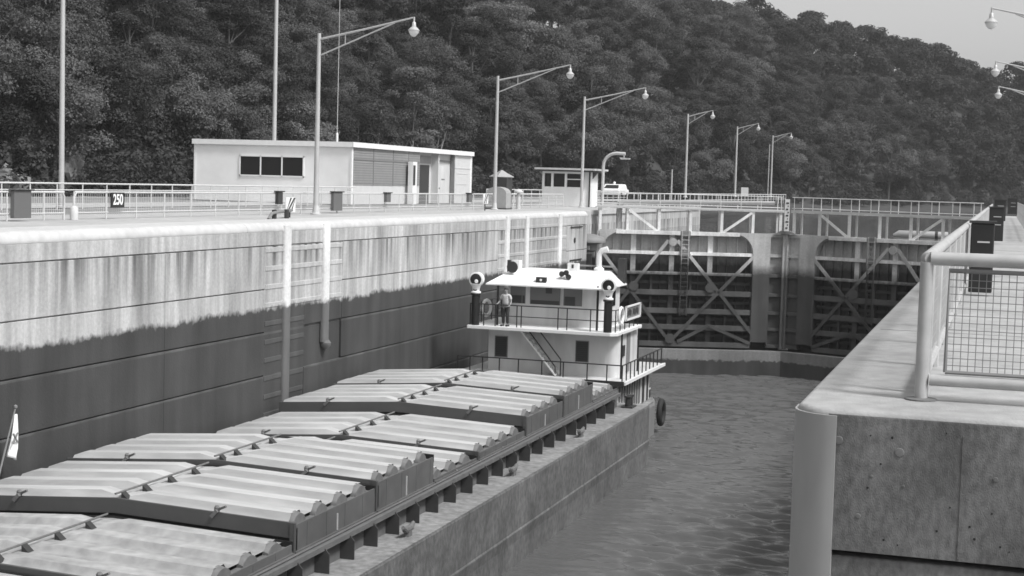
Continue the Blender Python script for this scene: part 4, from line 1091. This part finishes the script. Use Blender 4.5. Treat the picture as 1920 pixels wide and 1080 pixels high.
# parked vehicle with a beacon
pc = thing('parked_car', (-29.6, 122, 0), 'white car with a roof beacon parked behind the railing past the booth', 'car')
q = MB(); q.prism([(122, .35), (126.4, .35), (126.4, .95), (125.7, 1.0), (125.0, 1.5), (122.9, 1.5), (122.1, 1.0), (122, .9)], 'x', -30.6, -28.75); q.build('body', m_white, pc, bevel=.12)
q = MB(); q.add([(-30.45, 122.15, 1.08), (-28.9, 122.15, 1.08), (-29.0, 122.75, 1.42), (-30.35, 122.75, 1.42)], [(0, 1, 2, 3)]); q.build('windscreen', m_glass, pc)
for (x, y) in ((-30.55, 122.9), (-28.8, 122.9), (-30.55, 125.5), (-28.8, 125.5)):
    q = MB(); q.lathe((x - .1, y, .35), [(.33, 0), (.35, .05), (.35, .16), (.33, .2)], 14, 'x'); q.build('wheel', m_rubber, pc)
q = MB(); q.lathe((-29.7, 123.6, 1.5), [(.1, 0), (.13, .05), (.13, .2), (.05, .28)], 10); q.build('beacon', m_white, pc)
pc.location = (-39.1, 158, .3)

# ------------------------------------------------------------------ right wall furniture
nr = thing('railing', (-.55, 13, 0), 'thick pale pipe railing with wire mesh on the near right wall', 'railing')
HR = 1.16; m_nrail = mat('near_rail_paint', .40, .5, var=.12, scale=5)
q = MB(); q.tube([(-.53, 13.0, HR), (6, 13.0, HR - .0)], .055, 12); q.build('top_rail', m_nrail, nr, smooth=True)
q = MB(); q.tube([(-.50, 13.0, .17), (6, 13.0, .17)],   .048, 12); q.build('bottom_rail', m_nrail, nr, smooth=True)
q = MB(); q.tube([(-.56, 13.0, 0), (-.56, 13.0, HR - .03)], .053, 12); q.build('post', m_nrail, nr, smooth=True)
q = MB(); q.tube([(-.56, 13.45, 0), (-.56, 13.45, HR)], .053, 12); q.build('post', m_nrail, nr, smooth=True)
q = MB(); q.lathe((-.56, 13.0, 0), [(.13, 0), (.13, .012), (.07, .02)], 14); q.build('foot_plate', m_fit, nr)
q = MB(); q.tube([(-.53, 13.0, HR), (-.56, 13.06, HR), (-.56, 13.5, HR), (-.56, 96, HR)], .053, 12); q.build('top_rail', m_nrail, nr, smooth=True)
q = MB(); q.tube([(-.56, 13.1, .17), (-.56, 96, .17)], .045, 8); q.build('bottom_rail', m_nrail, nr, smooth=True)
y = 15.6
while y < 96:
    q = MB(); q.tube([(-.56, y, 0), (-.56, y, HR)], .042, 8); q.build('post', m_nrail, nr, smooth=True); y += 2.3
def mesh_panel(q, a, c, z0, z1, along, fix, sp, r, fr=.018):
    P = (lambda s, z: (s, fix, z)) if along == 'x' else (lambda s, z: (fix, s, z))
    s = a
    while s <= c: q.tube([P(s, z0), P(s, z1)], r, 4); s += sp
    z = z0
    while z <= z1 + .001: q.tube([P(a, z), P(c, z)], r, 4); z += sp
    q.tube([P(a, z0), P(c, z0), P(c, z1), P(a, z1), P(a, z0)], fr, 6)
q = MB(); mesh_panel(q, -.38, 2.5, .24, 1.07, 'x', 13.0, .058, .0032); q.build('wire_panel', m_grey, nr)
q = MB(); mesh_panel(q, 13.6, 30, .24, 1.07, 'y', -.56, .11, .005); q.build('wire_panel', m_wire, nr)
q = MB(); mesh_panel(q, 30, 95, .24, 1.07, 'y', -.56, .2, .006); q.build('wire_panel', m_wire, nr)
def board(x, y, w, z0, z1, label):
    t = thing('gauge_box', (x, y, z0), label, 'box', 'black boxes along the right railing')
    q = MB(); q.box(x - w / 2, x + w / 2, y, y + .35, z0, z1); q.build('body', m_blackp, t, bevel=.02)
    q = MB(); q.box(x - w / 2 - .03, x + w / 2 + .03, y - .03, y + .38, z1, z1 + .04); q.build('lid', m_dark, t)
    q = MB()
    for f in (.48, .72): q.box(x - w * .2, x + w * .32, y - .015, y - .002, z0 + (z1 - z0) * f, z0 + (z1 - z0) * f + .025)
    q.each('handle_bar', m_dado, t)
board(-.29, 27, .38, .06, 1.22, 'black box with two pale bars on the right railing, nearest of the row')
board(-.17, 57, .5, .1, 1.27, 'second black box along the right railing, behind the nearest')
board(-.1, 84, .58, .4, 1.46, 'third black box, smallest in the row along the right railing')
t = railing('railing', 1.15, 60, 128, 2.2, 1.2, 'distant railing on the right wall at the picture edge', (.5,), m_railfar, True)
board(.78, 128, .7, .3, 1.5, 'black box at the right picture edge at the far end of the wall')

# boat-shaped float in the upper pool
t = thing('float', (-5.5, 118, POOL), 'long pale float lying in the pool behind the right gate leaf', 'float')
q = MB(); q.tube([(-7.6, 118, POOL + .1), (-7.2, 118, POOL + .18), (-3.6, 118, POOL + .18), (-3.2, 118, POOL + .1)], [.12, .32, .32, .12], 12); q.build('hull', m_grey2, t, smooth=True)
for x in (-5.9, -4.6):
    q = MB(); q.tube([(x, 118, POOL + .18), (x + .2, 118, POOL + .18)], .34, 12); q.each('band', m_dark, t)
BARES = [((-58.6, 156.5, .5), [(.9, .4, 8.5), (-1.5, .2, 7), (-.4, 1, 8), (1.6, -.3, 6.5)], 'pale forked bare-stemmed tree above the right end of the control building', 71), ((-58.5, 140.2, .5), [(.5, .3, 8.2), (-.3, .4, 5)], 'single pale thin stem left of the forked bare tree', 72), ((-58.0, 148, .5), [(.4, .2, 5.5), (-.9, .3, 5)], 'short pale stems behind the lamp, right of the control building', 73)]
ROCKS = [(-60.3, 79.5, 1.6, 1.6, 2.6, 2.3, 3, 'pale broken rock face at the hill foot, at the left picture edge'), (-60.2, 83.6, .7, 1.2, 1.5, 1.2, 4, 'smaller pale rock just right of the edge rock face'), (-60.8, 92.4, 1.5, .7, .8, 1.3, 5, 'narrow pale rock in the brush right of the left white pole')]
# ------------------------------------------------------------------ rocks
def rock(loc, s, label, seed):
    rs = np.random.RandomState(seed); bm = bmesh.new(); bmesh.ops.create_icosphere(bm, subdivisions=3, radius=1)
    ph = rs.uniform(0, 6, 9)
    for v in bm.verts:
        c = v.co.copy(); k = 1 + .25 * math.sin(c.x * 3 + ph[0]) * math.sin(c.y * 4 + ph[1]) + .2 * math.sin(c.z * 5 + ph[2] + c.x * 3) + .1 * math.sin(11 * c.y + ph[3]) * math.sin(9 * c.z)
        k += .12 * math.sin(17 * c.x + ph[4]) * math.sin(15 * c.z + ph[5]) + .08 * math.sin(23 * c.y + ph[6] + 9 * c.z); v.co = Vector((c.x * s[0], c.y * s[1], c.z * s[2])) * k
    b = MB(); bm.verts.index_update(); b.v = [tuple(v.co + Vector(loc)) for v in bm.verts]; b.f = [[v.index for v in f.verts] for f in bm.faces]; b.mi = [0] * len(b.f); bm.free()
    o = b.build('rock_outcrop', m_rock, origin=loc); tag(o, label, 'rock', 'rock outcrops at the hill foot')

# ------------------------------------------------------------------ trees
CAMP = Vector((0, 0, 1.68))
def project(p):
    q = Vector(p) - CAMP; z = q.dot(f_)
    return 960 + 2900 * q.dot(right) / z, 540 - 2900 * q.dot(up) / z, z
def leaf_mesh(name, seed, H, Rr, nclump, nleaf, lsize, shape='round', flat=.7):
    """crown: leaf sized quads gathered in drooping clumps round a branching frame"""
    rs = np.random.RandomState(seed); C = []; Rad = []
    for k in range(nclump):
        if shape == 'round':
            v = rs.normal(size=3); v /= np.linalg.norm(v); rr = rs.uniform(.45, .95)
            c = np.array([v[0] * Rr * rr, v[1] * Rr * rr, H * .60 + v[2] * H * .34 * rr])
        elif shape == 'tall':
            z = rs.uniform(.3, .97); w = Rr * (1 - ((z - .5) / .55) ** 2) ** .5 * rs.uniform(.4, .9); a = rs.uniform(0, 6.28)
            c = np.array([w * math.cos(a), w * math.sin(a), z * H])
        else:
            z = rs.uniform(.05, .9); w = Rr * (1 - z * .75) * rs.uniform(.3, 1); a = rs.uniform(0, 6.28); c = np.array([w * math.cos(a), w * math.sin(a), z * H])
        C.append(c); Rad.append(rs.uniform(.24, .42) * Rr)
    C = np.array(C); Rad = np.array(Rad)
    idx = rs.choice(nclump, nleaf, p=Rad ** 2 / (Rad ** 2).sum())
    v = rs.normal(size=(nleaf, 3)); v /= np.linalg.norm(v, axis=1)[:, None]; v[:, 2] = np.where(v[:, 2] < -.35, -v[:, 2], v[:, 2])
    rr = rs.uniform(.55, 1.08, (nleaf, 1)) * Rad[idx][:, None]
    pos = C[idx] + v * rr * np.array([1, 1, flat])
    nrm = v * .7 + rs.normal(size=(nleaf, 3)) * .45 + np.array([0, 0, .35]); nrm /= np.linalg.norm(nrm, axis=1)[:, None]
    ref = rs.normal(size=(nleaf, 3)); t1 = np.cross(nrm, ref); t1 /= np.linalg.norm(t1, axis=1)[:, None]; t2 = np.cross(nrm, t1)
    sz = (lsize * rs.uniform(.6, 1.4, (nleaf, 1)))
    q = np.stack([pos - t1 * sz * .75, pos - t2 * sz * .45 + nrm * sz * .1, pos + t1 * sz * .75, pos + t2 * sz * .45 + nrm * sz * .1], 1).reshape(-1, 3)
    me = bpy.data.meshes.new(name); me.vertices.add(len(q)); me.vertices.foreach_set('co', q.ravel())
    me.loops.add(nleaf * 4); me.loops.foreach_set('vertex_index', np.arange(nleaf * 4)); me.polygons.add(nleaf)
    me.polygons.foreach_set('loop_start', np.arange(nleaf) * 4); me.polygons.foreach_set('loop_total', np.full(nleaf, 4)); me.update()
    return me, C
def trunk_mesh(seed, H, r, C, nb, m):
    rs = np.random.RandomState(seed + 50); q = MB()
    bx, by = rs.uniform(-.4, .4, 2)
    path = [(0, 0, -.8), (bx * .2, by * .2, H * .25), (bx, by, H * .5), (bx * .7, by * 1.2, H * .8)]
    q.tube(path, [r, r * .8, r * .55, r * .15], 7)
    for c in C[:nb]:
        z = max(H * .28, c[2] - H * .25); q.tube([(bx * z / H * 1.6, by * z / H * 1.6, z), tuple(np.array([0, 0, z]) * .3 + c * .55 + np.array([0, 0, -c[2] * .55 + z * .15 + .55 * c[2]])), tuple(c)], [r * .35, r * .22, r * .06], 5)
    return q
KINDS = []
def make_tree(nm, seed, H, Rr, nc, nl, ls, shape, m, label, group, barkm=None, nb=9):
    me, C = leaf_mesh('crown', seed, H, Rr, nc, nl, ls, shape); me.materials.append(m)
    t = thing(nm, (0, 0, 0), label, 'tree', group)
    o = bpy.data.objects.new('crown', me); COL.objects.link(o); o.parent = t
    trunk_mesh(seed, H, .026 * H * .75, C, nb, m).build('trunk', barkm or m_bark, t, smooth=True)
    KINDS.append((t, H)); return t
G1 = 'trees of the wooded hillside'
LBL = ['leafy round-crowned tree in the dense wood on the hillside', 'tall narrow leafy tree in the dense wood on the hillside', 'dark leafy tree in the dense wood on the hillside', 'paler leafy tree in the dense wood on the hillside']
make_tree('broadleaf_tree', 11, 12, 4.6, 34, 16120, 0.172, 'round', m_leaf, LBL[0], G1)
make_tree('broadleaf_tree', 12, 13, 5.2, 44, 19220, 0.172, 'round', m_leaf, LBL[0], G1)
make_tree('slender_tree', 13, 14, 3.5, 36, 14880, 0.164, 'tall', m_leaf, LBL[1], G1)
make_tree('dark_tree', 14, 12.5, 4.6, 38, 17360, 0.172, 'round', m_leaf_d, LBL[2], G1)
make_tree('pale_tree', 15, 10.5, 4.2, 30, 15500, 0.164, 'round', m_leaf_l, LBL[3], G1)
make_tree('dark_tree', 16, 15, 3.9, 40, 16120, 0.172, 'tall', m_leaf_d, LBL[2], G1)
cand = []
rs = random.Random(5)
s = 30.
while s < BLEN - 5:
    p, n = bl_at(s)
    dist = (Vector((p.x, p.y, 0)) - CAMP).length
    sp = 4.5 if dist < 190 else 6.8
    t = 1.5
    while t < 95:
        ss = s + rs.uniform(-.45, .45) * sp; tt = t + rs.uniform(-.4, .4) * sp
        p2, n2 = bl_at(max(0, ss)); z = hz(ss, tt)
        P = (p2.x + n2.x * tt, p2.y + n2.y * tt, z - .3)
        u, v, d = project((P[0], P[1], P[2] + 8))
        ub, vb, _ = project((P[0], P[1], P[2] + 12.5))
        if -120 < u < 2060 and v > -90 and d > 30: cand.append((d, u, v, P, tt))
        t += sp * (.85 if t < 12 else 1.0)
    s += sp
# keep the trees that show: drop those hidden behind nearer crowns
cand.sort(key=lambda c: c[0]); vis = []; grid = {}
for c in cand:
    d, u, v, P, tt = c
    r_px = 4.2 * 2900 / d; key = []
    tot = hit = 0
    for du in range(-3, 4):
        for dv in range(-3, 4):
            k = (int((u + du * r_px / 3) / 8), int((v + dv * r_px / 3.2) / 8)); tot += 1
            if grid.get(k, 0) >= 2: hit += 1
            key.append(k)
    if hit < tot * .93:
        vis.append(c)
        for k in set(key): grid[k] = grid.get(k, 0) + 1
print('tree candidates', len(cand), 'showing', len(vis))
used = set(); rest = []
near = vis[:300] if len(vis) > 300 else vis
for i, (d, u, v, P, tt) in enumerate(near):
    k = rs.choice([0, 0, 1, 1, 2, 3, 4, 5, 0, 4]) if u < 1100 else rs.choice([0, 1, 2, 3, 3, 5, 0, 1])
    src, H = KINDS[k]
    o = src if k not in used else copy_tree(src)
    used.add(k); o.location = P
    sc = rs.uniform(.72, 1.12) * (.8 if d < 185 else 1); o.scale = (sc * rs.uniform(.9, 1.12), sc * rs.uniform(.9, 1.12), sc * rs.uniform(.85, 1.12)); o.rotation_euler = (rs.uniform(-.06, .06), rs.uniform(-.06, .06), rs.uniform(0, 6.28))
for k, (src, H) in enumerate(KINDS):
    if k not in used: src.location = (-62, 100, 0)
# the rest of the wood reads as one mass
far = vis[300:]
if far:
    me0, _ = leaf_mesh('wood', 31, 12, 4.6, 30, 2200, .42, 'round'); V0 = np.zeros(len(me0.vertices) * 3); me0.vertices.foreach_get('co', V0); V0 = V0.reshape(-1, 3)
    allv = []
    for (d, u, v, P, tt) in far:
        a = rs.uniform(0, 6.28); ca, sa = math.cos(a), math.sin(a); k = rs.uniform(.8, 1.15)
        q = V0 @ np.array([[ca, sa, 0], [-sa, ca, 0], [0, 0, 1]]) * k + np.array(P); allv.append(q)
    q = np.concatenate(allv); nf = len(q) // 4
    me = bpy.data.meshes.new('wood'); me.vertices.add(len(q)); me.vertices.foreach_set('co', q.ravel()); me.loops.add(nf * 4); me.loops.foreach_set('vertex_index', np.arange(nf * 4)); me.polygons.add(nf)
    me.polygons.foreach_set('loop_start', np.arange(nf) * 4); me.polygons.foreach_set('loop_total', np.full(nf, 4)); me.update(); me.materials.append(m_leaf)
    o = bpy.data.objects.new('far_wood', me); COL.objects.link(o); tag(o, 'far trees of the wooded ridge reading as one mass', 'wood', kind='stuff')
    print('far trees', len(far))
# brush at the foot of the hill
allv = []; me0, _ = leaf_mesh('brush', 41, 3.2, 2.6, 16, 1700, .18, 'bush', .8); V0 = np.zeros(len(me0.vertices) * 3); me0.vertices.foreach_get('co', V0); V0 = V0.reshape(-1, 3)
s = 60.
while s < BLEN - 60:
    for t in (-2.5, 1.5, 6, 11, 17, 24):
        if t > 7 and s > 330: continue
        ss = s + rs.uniform(-1.5, 1.5); tt = t + rs.uniform(-1.5, 1.5); p, n = bl_at(ss)
        P = np.array((p.x + n.x * tt, p.y + n.y * tt, max(hz(ss, tt), -1.4) - .3)); a = rs.uniform(0, 6.28); ca, sa = math.cos(a), math.sin(a); k = rs.uniform(.6, 1.4)
        if project(P)[0] > 2000 or project(P)[0] < -150: continue
        if -51 < P[0] < -38 and P[1] < 125: continue
        allv.append(V0 @ np.array([[ca, sa, 0], [-sa, ca, 0], [0, 0, 1]]) * k + P)
    s += 3.4 if s < 260 else 5
q = np.concatenate(allv); nf = len(q) // 4
me = bpy.data.meshes.new('brush'); me.vertices.add(len(q)); me.vertices.foreach_set('co', q.ravel()); me.loops.add(nf * 4); me.loops.foreach_set('vertex_index', np.arange(nf * 4)); me.polygons.add(nf)
me.polygons.foreach_set('loop_start', np.arange(nf) * 4); me.polygons.foreach_set('loop_total', np.full(nf, 4)); me.update(); me.materials.append(m_leaf)
o = bpy.data.objects.new('brush', me); COL.objects.link(o); tag(o, 'leafy undergrowth along the foot of the wooded hill', 'undergrowth', kind='stuff')

for (x, y, z, sx, sy, sz, k, l) in ROCKS: rock((x, y, z), (sx, sy, sz), l, k)

# pale multi-stemmed trees in front of the wood, right of and behind the control building
def bare(loc, stems, label, seed):
    t = thing('bare_tree', loc, label, 'tree', 'pale bare-stemmed trees'); rs_ = np.random.RandomState(seed); q = MB(); tips = []
    for (dx, dy, h) in stems:
        b0 = Vector(loc); m1 = b0 + Vector((dx * .35, dy * .35, h * .45)); e1 = b0 + Vector((dx, dy, h))
        q.tube([b0 - Vector((0, 0, .5)), m1, e1], [.11, .085, .03], 6); tips.append(e1)
        for k in range(4):
            a = m1.lerp(e1, .2 + k * .2); e2 = a + Vector((rs_.uniform(-.9, .9), rs_.uniform(-.9, .9), rs_.uniform(.5, 1.3))); q.tube([a, e2], [.045, .015], 5); tips.append(e2)
    q.build('trunk', m_palebark, t, smooth=True)
    me, C = leaf_mesh('crown', seed, 2.2, 1.0, 6, 260, .2, 'round'); V0 = np.zeros(len(me.vertices) * 3); me.vertices.foreach_get('co', V0); V0 = V0.reshape(-1, 3)
    vv = np.concatenate([V0 * .8 + (np.array(p) - np.array(loc) - np.array((0, 0, .9))) for p in tips[::3]]); nf = len(vv) // 4
    me2 = bpy.data.meshes.new('crown'); me2.vertices.add(len(vv)); me2.vertices.foreach_set('co', vv.ravel()); me2.loops.add(nf * 4); me2.loops.foreach_set('vertex_index', np.arange(nf * 4)); me2.polygons.add(nf)
    me2.polygons.foreach_set('loop_start', np.arange(nf) * 4); me2.polygons.foreach_set('loop_total', np.full(nf, 4)); me2.update(); me2.materials.append(m_leaf)
    o = bpy.data.objects.new('crown', me2); COL.objects.link(o); o.parent = t
for (loc, stems, l, sd_) in BARES: bare(loc, stems, l, sd_)
# faint summer haze over the valley
q = MB(); q.box(-1600, 1600, -400, 1700, -18, 75)
hm = bpy.data.materials.new('haze'); hm.use_nodes = True; hn = hm.node_tree; hn.nodes.remove(hn.nodes['Principled BSDF'])
pv = hn.nodes.new('ShaderNodeVolumePrincipled'); pv.inputs['Color'].default_value = (.9, .9, .9, 1); pv.inputs['Density'].default_value = .0003; pv.inputs['Anisotropy'].default_value = .3
hn.links.new(pv.outputs[0], hn.nodes['Material Output'].inputs['Volume'])
tag(q.build('haze', hm), None, None, kind='stuff')
